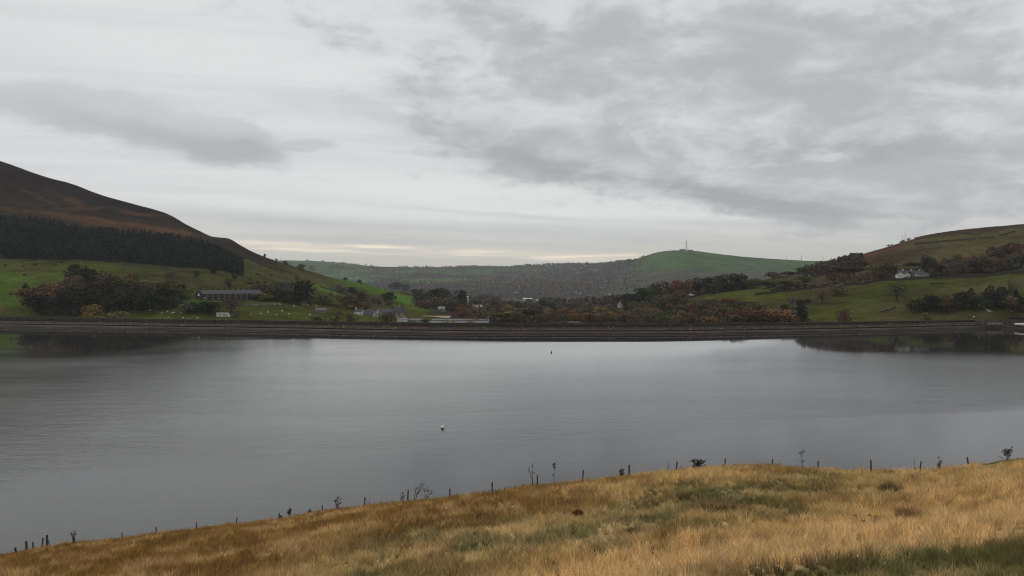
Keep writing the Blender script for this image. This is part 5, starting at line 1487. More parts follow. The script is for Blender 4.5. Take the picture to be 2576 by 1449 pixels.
b.tube([(0, 0, 0), (0, 0, 6.5)], [.12, .07], 6); b.build('shaft', M['offwhite'], pl_)
b = MB(); b.lathe([(.05, 6.5), (.16, 6.6), (.05, 6.75)], 8); b.build('finial', M['offwhite'], pl_)
house('sandstone_gable', 'pale sandstone gabled porch block below the steep mill roof', 'mill building', mill_pos(1013, 805, 690), rad(82), 6, 5.4, 3.6, 7.4, M['sandstone'], M['slate'], [('l', 0, 2.2, 1.2, 1.5)])
house('sandstone_gable', 'lesser sandstone gable beside the dark olive tree at the mill', 'mill building', mill_pos(1000, 805, 688), rad(82), 5, 3.6, 3.2, 6.2, M['sandstone'], M['slate'])
# white panelled shed front with sawtooth sheds
pos = mill_pos(1010, 811, 655)
wsd = thing('white_shed', 'white panelled shed front at the end of the sawtooth roof', 'shed', pos, 0)
b = MB(); b.box(-3.9, 3.9, 0, 8, -4, 2.6); b.build('shed_body', M['white'], wsd)
b = MB(); b.box(-4.1, 4.1, -.2, 8.2, 2.6, 2.85); b.build('roof', M['steel_roof'], wsd)
for i in range(3):
    b = MB(); b.box(-2.6 + i * 2.6 - .06, -2.6 + i * 2.6 + .06, -.05, .0, -2, 2.5); b.build('panel_joint', M['offwhite'], wsd)
def sawtooth(px0, px1, py_e, label, n, Y=668):
    pos = mill_pos((px0 + px1) / 2, py_e, Y)
    t = thing('sawtooth_shed', label, 'factory shed', pos, 0, 'sawtooth roofed sheds')
    L = (px1 - px0) / F * Y
    b = MB(); b.box(-L / 2, L / 2, 0, 26, -6, 0); b.build('shed_wall', M['grey_stone'], t)
    b = MB(); b.prism_x([(-.4, .0), (4, 1.4), (26, 1.5), (26, 0.02)], -L / 2 - .2, L / 2 + .2); b.build('roof_slope', M['steel_roof'], t)
    for i in range(n):
        x = -L / 2 + (i + .5) * L / n
        b = MB(); b.prism([(x - L / n * .42, 1.4), (x + L / n * .42, 1.4), (x + L / n * .25, 2.45)], 3.2, 22); b.build('roof_ridge', M['slate'], t)
        b = MB(); b.prism([(x + L / n * .27, 2.45), (x + L / n * .44, 1.42), (x + L / n * .47, 1.42), (x + L / n * .30, 2.47)], 3.1, 22); b.build('skylight', M['dull_white'], t)
sawtooth(1022, 1060, 811.5, 'short sawtooth roofed shed next to the white shed front', 8)
sawtooth(1080, 1150, 811.5, 'middle sawtooth roofed shed half hidden by ochre scrub', 12)
sawtooth(1150, 1229, 811.5, 'long sawtooth roofed shed farthest from the white shed front', 15, 674)
pos = mill_pos(1098, 803.5, 760)
house('brown_roof_shed', 'low brown roofed shed behind the middle sawtooth roof', 'shed', pos, rad(0), 26, 9, 1.6, 3.2, M['sandstone'], M['sandstone'])
# chimney
def chimney(px, base, top, Y, r, name, label, head):
    z0_ = float(zat(base, Y)); z1_ = float(zat(top, Y))
    t = thing(name, label, 'chimney', ((px - CX) / F * Y, Y, z0_))
    h = z1_ - z0_
    b = MB(); b.lathe([(r * 1.15, -4), (r, h * .55), (r * .85, h * .78)], 14); b.build('shaft', M['white'] if head else M['offwhite'], t)
    if head:
        b = MB(); b.lathe([(r * .85, h * .78), (r * 1.75, h * .81), (r * 1.85, h * .85), (r * 1.2, h * .9)], 14); b.build('collar', M['white'], t)
        b = MB(); b.lathe([(r * .8, h * .9), (r * .75, h)], 14); b.build('flue', M['black'], t)
        b = MB(); b.lathe([(r * .75, h * 1.0), (r * 2.6, h * 1.005), (r * 2.6, h * 1.02)], 14); b.build('cap', M['white'], t)
    return t
chimney(1177, 774, 741, 1000, 1.0, 'mill_chimney', 'tall white chimney with a bulging collar rising from the valley wood', True)
chimney(1190, 776, 765, 1005, .9, 'stack', 'short white stack beside the reddish house in the valley wood', False)
chimney(1166.5, 770, 753, 1060, .8, 'stack', 'faint grey stack among trees just behind the white chimney', False)
house('chimney_house', 'reddish gabled house next to the white chimney', 'house', mill_pos(1201, 780, 1000), rad(-8), 13, 9, 3.6, 6.5, M['sandstone'], M['sandstone'], [('f', -4, 1, 1.6, 1.4), ('f', 0, 1, 1.6, 1.4), ('f', 4, 1, 1.6, 1.4)], [(-5, 1.5)])
# warehouses on the valley floor
for (px, py, L, mat, lab, ry) in ((1327, 752, 26, 'green_roof', 'pale green roofed warehouse on the far valley floor', 2050), (1361, 756, 27, 'white', 'long white roofed warehouse on the far valley floor', 1980), (1359, 763.5, 20, 'steel_roof', 'grey roofed warehouse below the long white one', 1900), (1328, 757, 7, 'white', 'small white shed under the pale green warehouse', 2000)):
    pos = mill_pos(px, py + 1.5, ry)
    house('warehouse', lab, 'warehouse', pos, rad(3), L * ry / F * .9, 14, 1.8, 3.6, M['offwhite'], M[mat], group='warehouses on the valley floor', deep=14)
# white gabled house
pos, Y = spot(1560, None, 900); pos.z = float(zat(768.5, 900))
house('gabled_house', 'white gabled house at the edge of the little green field', 'house', pos, rad(72), 8, 4.6, 1.5, 4.2, M['offwhite'], M['slate'], [('l', 0, 0.3, 1.2, 1.2)], [(0, .8)])
# stone hut roof by the dam
pos = mill_pos(1444, 818, 640)
house('stone_hut', 'low grey hut roof peeping over the dam parapet', 'hut', pos, rad(2), 10, 8, 0.6, 2.9, M['grey_stone'], M['slate'])
# farmhouse on the hillside road
pos, Y = spot(2292, None, 790); pos.z = float(zat(699.5, 790))
fh = house('white_farmhouse', 'white farmhouse with a long grey roof beside the hillside road', 'farmhouse', pos, rad(-3), 24, 8, 3.6, 7.2, M['offwhite'], M['slate'], [('f', -9, 1.2, 1.3, 1.3), ('f', -5, 1.2, 1.3, 1.3), ('f', 0, 1.2, 1.3, 1.3), ('f', 4, 1.2, 1.3, 1.3)], [(-8, 1.4), (0, 1.4), (8, 1.4)])
house('farm_wing', 'white gabled wing at the low end of the white farmhouse', 'house', mill_pos(2263, 699, 782), rad(84), 5, 6, 3.4, 5.4, M['white'], M['slate'], [('l', -1, 1.2, 1, 1.2), ('l', 1.2, 1.2, 1, 1.2)], group='farm buildings by the hillside road')
house('farm_porch', 'white gabled porch in the middle of the white farmhouse', 'porch', mill_pos(2281, 699, 783), rad(84), 3, 5.5, 3.2, 5.0, M['white'], M['slate'], [('l', 0, 1.2, 1.2, 1.3)], group='farm buildings by the hillside road')
house('glazed_lodge', 'white fronted lodge with dark panes at the far end of the farmhouse', 'lodge', mill_pos(2318, 699, 780), rad(-3), 11, 6, 3.2, 4.8, M['offwhite'], M['slate'], [('f', -4, 1.0, 1.6, 1.4), ('f', -2, 1.0, 1.6, 1.4), ('f', 0, 1.0, 1.6, 1.4), ('f', 2, 1.0, 1.6, 1.4), ('f', 4, 1.0, 1.6, 1.4)], group='farm buildings by the hillside road')
# van by the wood
pos, Y = spot(1740, 744, 900)
pos.z = float(zat(744.5, 880)); pos.y = 880; pos.x = (1740 - CX) / F * 880
vn = thing('parked_van', 'white van parked at the wood edge above the hillside pasture', 'van', pos, rad(5))
b = MB(); b.prism([(-2.6, .45), (2.6, .45), (2.6, 1.2), (1.9, 1.5), (1.3, 2.4), (-2.6, 2.4)], -1, 1); b.build('van_body', M['white'], vn)
b = MB(); b.prism([(1.35, 1.5), (1.85, 1.5), (1.3, 2.2), (.6, 2.2), (.6, 1.5)], -1.03, 1.03); b.build('windscreen', M['glass'], vn)
for x in (-1.7, 1.7):
    for s in (-1.02, .82):
        b = MB(); b.box(x - .38, x + .38, s, s + .2, 0, .75); b.build('wheel', M['black'], vn)
# feeding trough
pos, Y = spot(2358, 715.5)
tg_ = thing('feed_trough', 'long dark feeding trough lying on the pasture below the farmhouse', 'trough', pos, rad(-4))
b = MB(); b.prism_x([(-.5, .3), (.5, .3), (.7, 1.0), (.55, 1.0), (.4, .45), (-.4, .45), (-.55, 1.0), (-.7, 1.0)], -6.5, 6.5); b.build('trough_body', M['black'], tg_)
for x in (-5, 0, 5):
    b = MB(); b.box(x - .15, x + .15, -.4, .4, -.3, .32); b.build('trough_leg', M['post'], tg_)
# ------------------------------------------------------------------ masts and poles
def lattice(t, name, h, w0, w1, r, n, mat, z0=0.0):
    for sx, sy in ((1, 1), (1, -1), (-1, 1), (-1, -1)):
        b = MB(); b.tube([(sx * w0 / 2, sy * w0 / 2, z0), (sx * w1 / 2, sy * w1 / 2, z0 + h)], r, 4); b.build(name, mat, t)
    b = MB()
    for i in range(n):
        a, c = i / n, (i + 1) / n
        wa, wc = (w0 + (w1 - w0) * a) / 2, (w0 + (w1 - w0) * c) / 2
        for s in (1, -1):
            b.tube([(-wa, s * wa, z0 + h * a), (wc, s * wc, z0 + h * c)], r * .7, 3); b.tube([(wa, s * wa, z0 + h * a), (-wc, s * wc, z0 + h * c)], r * .7, 3)
            b.tube([(s * wa, -wa, z0 + h * a), (s * wc, wc, z0 + h * c)], r * .7, 3); b.tube([(s * wa, wa, z0 + h * a), (s * wc, -wc, z0 + h * c)], r * .7, 3)
    b.build('bracing', mat, t)
Yt = 3485.0
mz = float(gz(1727, Yt))
mt = thing('radio_mast', 'tall lattice radio mast crowning the round green hill', 'radio mast', ((1726.5 - CX) / F * Yt, Yt, mz))
hm = float(zat(601, Yt)) - mz
lattice(mt, 'mast_leg', hm * .6, 7.0, 3.0, .24, 4, M['metal'])
lattice(mt, 'upper_leg', hm * .25, 3.0, 1.4, .22, 2, M['metal'], hm * .6)
b = MB(); b.tube([(0, 0, hm * .85), (0, 0, hm)], [.5, .35], 6); b.build('aerial', M['metal'], mt)
for z, r in ((.5, 1.6), (.66, 1.4), (.78, 1.2)):
    b = MB(); b.lathe([(.5, hm * z - r * .6), (r, hm * z - r * .5), (r, hm * z + r * .5), (.5, hm * z + r * .6)], 10, (0, -2.0)); b.build('dish', M['metal'], mt)
for px, L, H, lab in ((1717, 26, 4.5, 'long low hut at the foot of the radio mast'), (1736, 24, 3.6, 'low equipment hut just past the radio mast')):
    p, _ = spot(px, None, Yt - 10); 
    t = thing('mast_hut', lab, 'hut', p, 0, 'huts by the radio mast')
    b = MB(); b.box(-L / 2, L / 2, -4, 4, -4, H); b.build('hut_wall', M['grey_stone'], t)
    b = MB(); b.box(-L / 2 - .5, L / 2 + .5, -4.5, 4.5, H, H + .6); b.build('roof', M['dark_slate'], t)
def pylon(px, top, Y, label, base=None):
    z0_ = float(gz(px, Y)); h = float(zat(top, Y)) - z0_
    t = thing('pylon', label, 'pylon', ((px - CX) / F * Y, Y, z0_), .3, 'pylons on the far skyline')
    lattice(t, 'pylon_leg', h, h * .15, h * .03, .15, 3, M['metal'])
    for k in (.68, .82, .95):
        b = MB(); b.tube([(-h * .15, 0, h * k), (h * .15, 0, h * k)], .16, 4); b.build('cross_arm', M['metal'], t)
for px, top, lab in ((706, 647, 'far pylon just past the end of the moor skyline'), (936, 661, 'far pylon on the long green ridge'), (1260, 664, 'far pylon on the wooded skyline of the town'), (1978, 645, 'far pylon on the green hill past the radio mast'), (2016, 642, 'middle one of three far pylons past the radio mast'), (2070, 643, 'far pylon closest to the walled hillside')):
    pylon(px, top, float(np.interp(px, KX(F7), KV(F7, 1))) - 20, lab)
Yc = 5050.0
ct_ = P(1186, 669, Yc); ce = P(1178, 659, Yc)
cr_ = thing('crane', 'thin crane jib slanting above the far skyline', 'crane', (ct_.x, Yc, ct_.z - 6))
b = MB(); b.tube([(0, 0, 0), (ce.x - ct_.x, 0, ce.z - ct_.z + 6)], [1.1, .5], 5); b.build('jib', M['metal'], cr_)
b = MB(); b.box(-3, 3, -3, 3, -8, 2); b.build('cab', M['metal'], cr_)
for px, top, lab in ((2269.5, 594.6, 'shorter wooden power pole on the walled hillside skyline'), (2276.5, 588, 'taller wooden power pole on the walled hillside skyline')):
    Y = float(np.interp(px, cols, Y4)); z0_ = float(gz(px, Y)); h = float(zat(top, Y)) - z0_
    t = thing('power_pole', lab, 'power pole', ((px - CX) / F * Y, Y, z0_), 0, 'power poles on the skyline')
    b = MB(); b.tube([(0, 0, -1), (0, 0, h)], [.2, .15], 6); b.build('pole', M['post'], t)
    b = MB(); b.box(-1.3, 1.3, -.1, .1, h - .5, h - .25); b.build('cross_arm', M['post'], t)
    for x in (-1.1, 0, 1.1):
        b = MB(); b.lathe([(.06, h - .25), (.09, h - .1), (.05, h + .05)], 6, (x, 0)); b.build('insulator', M['offwhite'], t)
# ------------------------------------------------------------------ far houses
def house_mesh(L, W, e, r):
    b = MB(); b.prism_x([(-W / 2, -5), (W / 2, -5), (W / 2, e), (0, r), (-W / 2, e)], -L / 2, L / 2)
    n = len(b.f)
    k = (r - e) / (W / 2)
    for s in (1, -1):
        b.prism_x([(s * (W / 2 + .4), e - .4 * k + .1), (0, r + .1), (0, r + .5), (s * (W / 2 + .4), e - .4 * k + .5)][::s], -L / 2 - .3, L / 2 + .3)
    me = b.mesh('far_house', M['dull_white']); me.materials.append(M['slate'])
    for i, p in enumerate(me.polygons):
        if i >= n: p.material_index = 1
    return me
HM = [house_mesh(7, 6, 4.0, 6.5), house_mesh(12, 6, 4.0, 6.4), house_mesh(6, 6, 3.6, 6), house_mesh(20, 7, 4.0, 6.2)]
far_pts = [(644 + .25 * x, 566 + .25 * y, k) for x, y, k in [(878, 462, 0), (975, 472, 1), (1160, 450, 0), (1240, 470, 1), (1335, 470, 3), (1362, 470, 0), (878, 517, 0), (950, 537, 1), (1020, 532, 3), (1165, 532, 0), (2220, 467, 0), (2260, 464, 2), (2300, 467, 0), (2330, 464, 0), (2360, 465, 1), (2400, 512, 0), (1985, 567, 0), (2025, 555, 0), (2070, 562, 2), (2110, 555, 1), (2170, 562, 0), (2200, 564, 2), (2240, 564, 0), (2280, 562, 1), (2380, 577, 1), (2535, 577, 1), (1960, 657, 0), (2180, 652, 1), (2068, 553, 0), (2150, 560, 0), (1730, 588, 0), (2440, 470, 2), (2290, 540, 0)]]
far_pts += [(1288 + .25 * x, 566 + .25 * y, k) for x, y, k in [(385, 434, 0), (415, 482, 0), (240, 462, 1), (555, 467, 0), (580, 442, 0), (600, 442, 2), (625, 447, 1), (660, 482, 1), (672, 480, 0), (740, 412, 3), (780, 442, 0), (800, 447, 0), (830, 457, 1), (880, 457, 0), (590, 527, 0), (555, 542, 1), (380, 527, 0), (150, 532, 0), (95, 537, 0), (105, 562, 1), (15, 540, 0), (45, 542, 3), (70, 627, 0), (910, 640, 0), (690, 694, 0), (650, 692, 1), (100, 682, 0), (1105, 417, 0), (450, 432, 2), (480, 432, 0), (700, 442, 0), (330, 452, 1), (820, 468, 0), (845, 470, 2), (860, 452, 0), (770, 455, 0), (640, 455, 0), (600, 460, 0), (505, 432, 2), (220, 465, 0), (985, 706, 0), (40, 690, 1)]]
far_pts.sort()
fi = 0
for px, py, k in far_pts:
    Y = seen(px, py)
    if Y < 1500:
        continue
    fi += 1
    o = bpy.data.objects.new('far_house', HM[k]); C.objects.link(o)
    o.location = ((px - CX) / F * Y, Y, float(gz(px, Y)) + 2.5); o.rotation_euler = (0, 0, rt.uniform(-.7, .7)); o.scale = (.72, .72, .72)
    side = 'the green ridge' if px < 1000 else 'the far town slope' if px < 1288 else 'the slope under the wooded skyline'
    tag(o, None, 'house', 'white houses across the valley'); o['side'] = side
    o['wk'] = ('tiny white house', 'wide white house', 'very small white house', 'long white building')[k]
hs = [o for o in C.objects if o.name.startswith('far_house')]
by = {}
for o in hs: by.setdefault((o['side'], o['wk']), []).append(o)
for (s, w), l in by.items():
    l.sort(key=lambda o: o.location.x / o.location.y)
    for i, o in enumerate(l):
        o['label'] = f'{w} on {s}, {ORD[i + 1]} from left' if len(l) > 1 else f'the only {w} on {s}'
        del o['side']; del o['wk']
# ------------------------------------------------------------------ sheep
def sheep_mesh():
    b = MB()
    segs_ = []
    b.lathe([(.05, -.62), (.24, -.5), (.33, -.2), (.35, .15), (.28, .45), (.1, .58)], 8)
    b.v = [(z, x, y * .95 + .72) for x, y, z in b.v]
    def blob_(c, r, q):
        n0 = len(b.v); m = MB(); m.lathe([(.3 * r, -r), (.8 * r, -.5 * r), (r, 0), (.8 * r, .5 * r), (.3 * r, r)], 6)
        b.poly([(c[0] + z * q, c[1] + x, c[2] + y) for x, y, z in m.v], m.f)
    blob_((.68, 0, .80), .16, 1.3)
    for x in (-.35, .35):
        for y in (-.15, .15):
            b.tube([(x, y, .6), (x, y, 0)], [.08, .05], 5)
    return b.mesh('sheep', M['wool'], True)
SM = sheep_mesh()
zb = lambda x, y: (322 + x * .15625, 654 + y * .15625)
sh = [zb(*q) for q in [(360, 824), (595, 759), (540, 869), (635, 839), (708, 869), (742, 859), (860, 869), (650, 936), (885, 949), (1115, 948), (1810, 794), (1970, 889), (2140, 874), (2250, 849), (2390, 889), (2475, 829), (2440, 722), (2360, 724), (2060, 734), (925, 842)]]
sh += [(644 + .25 * x, 566 + .25 * y) for x, y in [(45, 899), (120, 886), (205, 909), (240, 806), (260, 872), (330, 904), (385, 824), (540, 909), (605, 824), (520, 805)]] + [(2450, 799), (2545, 785)]
sh = sorted(sh)
for i, (px, py) in enumerate(sh):
    p, Y = spot(px, py)
    o = bpy.data.objects.new('sheep', SM); C.objects.link(o)
    o.location = p; o.rotation_euler = (0, 0, rt.choice([0, math.pi]) + rt.uniform(-.6, .6)); o.scale = (1.05,) * 3
    tag(o, None, 'sheep', 'sheep grazing behind the dam')
    o['px'] = px
ss = [o for o in C.objects if o.name.startswith('sheep')]
for nm, f in (('on the pasture before the white cabin', lambda p: p < 560), ('on the pasture below the terrace clump', lambda p: 560 <= p < 2000), ('on the grass above the spillway', lambda p: p >= 2000)):
    l = sorted([o for o in ss if f(o['px'])], key=lambda o: o['px'])
    for i, o in enumerate(l):
        o['label'] = f'white sheep grazing {nm}, {ORD[i + 1]} from left'
for o in ss: del o['px']
# ------------------------------------------------------------------ fence on the bank
fence = thing('post_fence', 'line of weathered wooden posts along the far edge of the grass bank', 'fence', (0, 43, float(bank_z(np.array([1288.0]), np.array([43.0]))[0])))
fo = Vector(fence.location)
posts = [(37, 1377, 1.5), (64, 1361, 1.6), (81, 1363, 1.1), (103, 1354, 1.1), (115, 1346, 1.5), (305, 1340, 1), (392, 1328, 1), (493, 1319, 1), (593, 1307, 1), (700, 1296, .9), (810, 1272, 1), (916, 1251, 1.05), (1025, 1233, 1.1), (1131, 1230, 1.1), (1238, 1213, 1.1), (1352, 1196, 1.05), (1466, 1183, 1.05), (1583, 1170, 1.3), (1702, 1162, 1.1), (1824, 1155, 1.0), (1944, 1157, 1.0), (2059, 1160, 1.1), (2193, 1157, 1.2), (2316, 1160, .9), (2438, 1153, 1.2)]
pt = []
rp = random.Random(4)
for i, (px, top, wk) in enumerate(posts):
    p, Y = bank_spot(px)
    Y += 0.35; p = Vector(((px - CX) / F * Y, Y, float(bank_z(np.array([px]), np.array([Y]))[0])))
    z1 = float(zat(top, Y)); h = max(z1 - p.z, .5)
    b = MB(); r = (.036 if px > 130 else .046) * wk
    lx, ly = rp.uniform(-.05, .05), rp.uniform(-.05, .05)
    b.tube([(0, 0, -.4), (lx * .3, ly * .3, h * .5), (lx, ly, h - .02), (lx, ly, h + .015)], [r * 1.05, r, r * .98, r * .8], 8)
    o = b.build('fence_post', M['post'], fence); o.location = p - fo
    pt.append((p, h, (lx, ly)))
for frac in (.88, .5):
    b = MB(); pts = [p - fo + Vector((l[0], l[1] - .07, h * frac)) for (p, h, l) in pt]
    b.tube(pts, .0012, 4); b.build('fence_wire', M['wire'], fence)
b = MB(); p, h, l = pt[4]
b.tube([p - fo + Vector((0, 0, h * .9)), p - fo + Vector((.35, -.1, -.1))], .035, 6); b.build('brace_strut', M['post'], fence)
# ------------------------------------------------------------------ plants on the bank
def sapling(name, label, cat, px, top, width, stems, branches, leaf, seed, base=None, lean=0.0, group=None, thick=.012, Y=None, leafcol='twig'):
    r = random.Random(seed)
    p, Yd = bank_spot(px, base, Y) if (base or Y) else bank_spot(px)
    H = max(float(zat(top, Yd)) - p.z, .25); Wd = width * Yd / F / 2
    t = thing(name, label, cat, p, 0, group)
    b = MB(); lf = MB()
    for s in range(stems):
        a = r.uniform(0, 6.28); d = Wd * (.15 + .85 * (s / max(stems - 1, 1))) * r.choice([-1, 1]) * (0.3 if stems == 1 else .8)
        tipx = d + lean * H; hh = H * r.uniform(.75, 1.0) if s else H
        pts = [Vector(((d * .6 if stems > 3 else 0.02 * s), 0, -.15)), Vector((tipx * .35 + r.uniform(-.03, .03), r.uniform(-.05, .05), hh * .45)), Vector((tipx * .75, r.uniform(-.08, .08), hh * .8)), Vector((tipx, r.uniform(-.08, .08), hh))]
        b.tube(pts, [thick * 1.2, thick, thick * .7, thick * .35], 5)
        for q in range(branches):
            k = r.uniform(.12 if stems > 3 else .3, .97); i = min(int(k * 3), 2); f = k * 3 - i
            o_ = pts[i].lerp(pts[i + 1], f)
            L_ = Wd * r.uniform(.3, .8) * (1.15 - k * .75)
            dirx = r.choice([-1, 1]) * r.uniform(.5, 1) + lean * 1.2
            e = o_ + Vector((dirx * L_, r.uniform(-.5, .5) * L_, L_ * r.uniform(.3, 1.1)))
            m = o_.lerp(e, .5) + Vector((0, 0, -L_ * .08))
            b.tube([o_, m, e], [thick * .6, thick * .45, thick * .25], 4)
            for w in range(leaf):
                c = o_.lerp(e, r.uniform(.5, 1.05)) + Vector((r.uniform(-.03, .03), r.uniform(-.03, .03), r.uniform(-.03, .03)))
                u = Vector((r.uniform(-1, 1), r.uniform(-1, 1), r.uniform(-1, 1))).normalized() * .03; v = u.orthogonal() * .8
                lf.poly([c - u, c - v, c + u, c + v], [(0, 1, 2, 3)])
    b.build('stem', M['twig'], t)
    if leaf: lf.build('leaves', M[leafcol], t)
    return t
M['gorse'] = plain('gorse_green', (0.05, 0.055, 0.025), .9, .3, 8.0)
M['seed'] = plain('dark_seed_head', (0.06, 0.035, 0.02), .95, .3, 8.0)
BG = 'young plants along the fence'
sapling('sapling', 'tall leafless sapling with two thin stems beside a fence post', 'sapling', 1341, 1167, 24, 2, 9, 1, 1, group=BG)
sapling('sapling', 'slim sapling holding a few dark leaves between two fence posts', 'sapling', 1395, 1167, 20, 1, 16, 3, 2, group=BG)
sapling('sapling', 'faint thin sapling against the water on the brow of the bank', 'sapling', 2022, 1132, 26, 2, 8, 2, 3, group=BG, thick=.009)
sapling('sapling', 'hair thin sapling just before the gorse clump', 'sapling', 1680, 1151, 16, 2, 5, 0, 4, group=BG, thick=.007)
sapling('windblown_bush', 'windblown leafless bush bending away behind a fence post', 'bush', 1040, 1211, 34, 3, 9, 0, 5, lean=.35, group=BG, thick=.016)
sapling('windblown_bush', 'low spreading twiggy bush next to the windblown one', 'bush', 1073, 1226, 28, 3, 7, 1, 6, lean=.1, group=BG)
sapling('twig_shrub', 'upright twiggy shrub standing between two posts on the tawny slope', 'shrub', 848, 1248, 22, 5, 8, 2, 7, group=BG)
sapling('twig_shrub', 'small dark spiky shrub beyond the cluster of gate posts', 'shrub', 183, 1334, 18, 5, 5, 2, 8, group=BG, thick=.018)
sapling('twig_shrub', 'leafy dark shrub at the green end of the fence', 'shrub', 2541, 1129, 46, 4, 10, 4, 9, group=BG, thick=.014)
sapling('twig_shrub', 'small dark twiggy shrub just before the last fence post', 'shrub', 2363, 1150, 20, 4, 6, 2, 10, group=BG)
sapling('twig_shrub', 'faint twigs just past a post on the tawny slope', 'shrub', 929, 1249, 24, 2, 5, 0, 11, group=BG, thick=.007)
sapling('gorse_bush', 'dark spiky gorse clump on the brow between two posts', 'gorse', 1757, 1157, 40, 12, 9, 3, 12, group=BG, leafcol='gorse', thick=.011)
sapling('gorse_bush', 'tiny gorse tuft next to the tallest fence post', 'gorse', 1564, 1180, 14, 6, 6, 3, 13, group=BG, leafcol='gorse')
sapling('dead_stalk', 'single thin dead stalk standing near the last posts', 'plant', 2303, 1151, 6, 1, 3, 0, 14, group=BG, thick=.01)
sapling('dead_stalk', 'low dark tuft beside the windblown bush post', 'plant', 1012, 1238, 14, 3, 4, 2, 15, group=BG)
sapling('dead_stalk', 'brown dock stalk on the tawny slope between posts', 'plant', 728, 1278, 14, 3, 6, 6, 16, group=BG, leafcol='seed')
sapling('dead_stalk', 'small dark tuft on the tawny brow', 'plant', 777, 1282, 14, 4, 5, 3, 17, group=BG)
sapling('dead_stalk', 'low dark tuft beside a leaning fence post', 'plant', 706, 1295, 12, 3, 5, 3, 18, group=BG)
DG = 'dock stalks in the pale grass'
for i, (px, top, lab) in enumerate([(2150, 1296, 'dock stalk with a dark seed head standing alone in the pale grass'), (2191, 1295, 'dock stalk with upright seed head beside the leaning one'), (2202, 1300, 'leaning dock stalk with a drooping dark seed head'), (2176, 1310, 'shortest dock stalk in the pale grass')]):
    p, Yd = bank_spot(px, top + 34)
    t = thing('dock_stalk', lab, 'plant', p, 0, DG)
    h = float(zat(top, Yd)) - p.z
    b = MB(); dx_ = (.02, -.03, .06, -.02)[i]
    b.tube([(0, 0, -.05), (dx_ * .4, 0, h * .6), (dx_, 0, h)], [.006, .005, .004], 5); b.build('stem', M['twig'], t)
    b = MB(); r = random.Random(i)
    for _ in range(26):
        c = Vector((dx_ + r.uniform(-.055, .055), r.uniform(-.02, .02), h + r.uniform(-.035, .02))); u = Vector((r.uniform(-1, 1), r.uniform(-1, 1), r.uniform(-.4, .4))).normalized() * .016; v = u.orthogonal() * .7
        b.poly([c - u, c - v, c + u, c + v], [(0, 1, 2, 3)])
    b.build('seed_head', M['seed'], t)
def tussock(label, px, base, top, width, col, n, seed, group='grass tussocks on the bank', spread=1.0):
    r = np.random.default_rng(seed)
    p, Yd = bank_spot(px, base)
    H = (base - top) * Yd / F * 1.1; Wd = width * Yd / F / 2
    t = thing('grass_tussock', label, 'tussock', p, 0, group)
    a = r.uniform(0, 6.283, n); k = np.sqrt(r.uniform(0, 1, n))
    b0 = np.stack([np.cos(a) * k * Wd * .35, np.sin(a) * k * Wd * .35, np.full(n, -.03)], -1)
    h = H * r.uniform(.6, 1.0, n) * (1 - .25 * k)
    tp = b0 + np.stack([np.cos(a) * k * Wd * .75 * spread, np.sin(a) * k * Wd * .6 * spread, h], -1)
    md = (b0 + tp) / 2 + np.stack([-np.cos(a) * k * Wd * .12, -np.sin(a) * k * Wd * .12, h * .08], -1)
    w = np.full(n, .0055 + .00012 * Yd); an = r.uniform(0, 6.283, n)
    W = np.stack([np.cos(an) * w, np.sin(an) * w * .5, np.zeros(n)], -1)
    V = np.stack([b0 - W, b0 + W, md + W * .8, md - W * .8, tp], 1).reshape(-1, 3); ib = np.arange(n) * 5
    cc = np.array(col)[None, :] * r.uniform(.65, 1.3, n)[:, None]
    o = np_mesh('blades', V, [np.stack([ib, ib + 1, ib + 2, ib + 3], -1), np.stack([ib + 3, ib + 2, ib + 4], -1)], M['grass'], np.repeat(cc, 5, 0), parent=t)
    o['kind'] = 'stuff'
tussock('tall fan shaped rush tussock standing out of the pale straw grass', 2289, 1326, 1262, 92, (.30, .19, .085), 900, 1)
tussock('dark rust coloured tussock on the green part of the bank', 1454, 1304, 1276, 34, (.13, .06, .022), 500, 2)
tussock('brown tussock in the middle of the bank above a green hollow', 1590, 1346, 1322, 46, (.12, .07, .035), 500, 3)
tussock('rusty tussock at the edge of the pale straw band', 1645, 1389, 1364, 40, (.17, .085, .03), 500, 4)
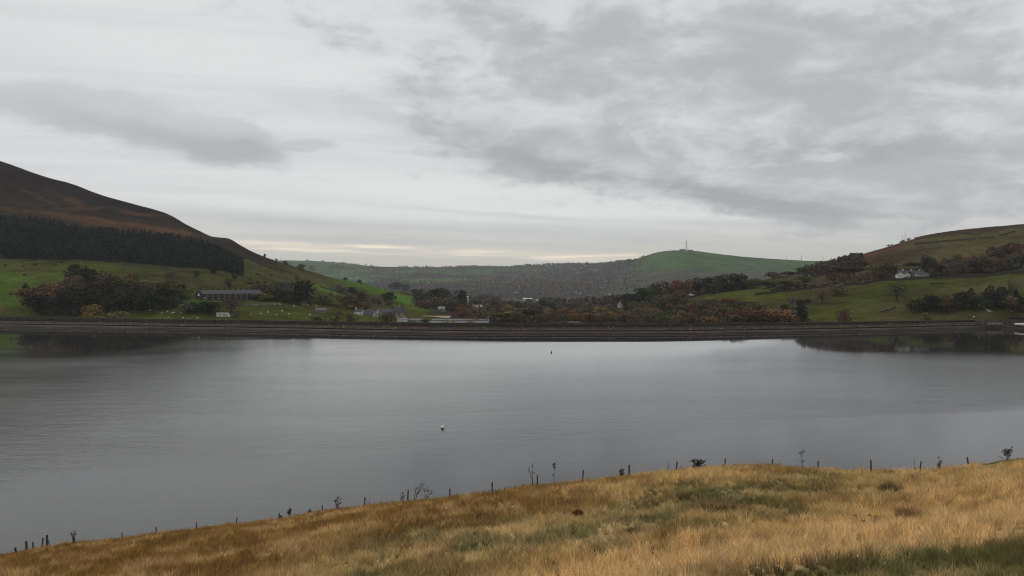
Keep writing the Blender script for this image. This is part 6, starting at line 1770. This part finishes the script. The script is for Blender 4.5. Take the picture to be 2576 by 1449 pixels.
tussock('wide dark tussock on the upper bank under the fence', 1825, 1297, 1266, 130, (.10, .068, .034), 1300, 5)
tussock('dull brown tussock near the dark brown strip under the last posts', 2240, 1240, 1212, 80, (.13, .095, .05), 700, 6)
for i, (px, base, h_, w_, c, lab) in enumerate([
    (1180, 1336, 24, 44, (.24, .15, .06), 'tawny tussock near the middle of the bank beside a green hollow'),
    (1290, 1296, 22, 40, (.26, .19, .08), 'straw tussock halfway between the fence and the bank middle'),
    (1020, 1392, 28, 50, (.21, .115, .04), 'orange brown tussock low on the tawny slope'),
    (845, 1382, 26, 54, (.30, .22, .10), 'pale tussock standing out of the tawny slope'),
    (1720, 1256, 20, 46, (.20, .15, .07), 'olive brown tussock under the gorse clump'),
    (1965, 1240, 22, 50, (.32, .24, .12), 'pale tussock between two dark patches under the fence'),
    (2105, 1226, 20, 46, (.22, .13, .05), 'tawny tussock just below the fence beside the faint sapling'),
    (2425, 1236, 24, 56, (.34, .25, .12), 'bleached tussock near the green end of the fence'),
    (1385, 1428, 30, 60, (.25, .15, .055), 'large tawny tussock at the near edge of the bank'),
    (2040, 1404, 30, 64, (.40, .29, .14), 'bleached fan of grass above the green hollow'),
    (620, 1402, 24, 52, (.19, .10, .035), 'dark orange tussock on the tawny slope'),
    (330, 1412, 22, 44, (.20, .115, .04), 'small orange tussock near the gate posts')]):
    tussock(lab, px, base, base - h_, w_, c, 520, 40 + i)
# ------------------------------------------------------------------ haze
hz = MB(); hz.box(-9100, 9100, -1600, 9100, -21.5, 330.0)
m = bpy.data.materials.new('valley_haze'); m.use_nodes = True
m.node_tree.nodes.clear()
vn_ = m.node_tree.nodes.new('ShaderNodeVolumePrincipled'); ou = m.node_tree.nodes.new('ShaderNodeOutputMaterial')
vn_.inputs['Color'].default_value = (0.88, 0.92, 0.97, 1)
vn_.inputs['Density'].default_value = 3.8e-5
vn_.inputs['Anisotropy'].default_value = 0.3
m.node_tree.links.new(vn_.outputs[0], ou.inputs['Volume'])
o = hz.build('haze', m); tag(o, kind='stuff')
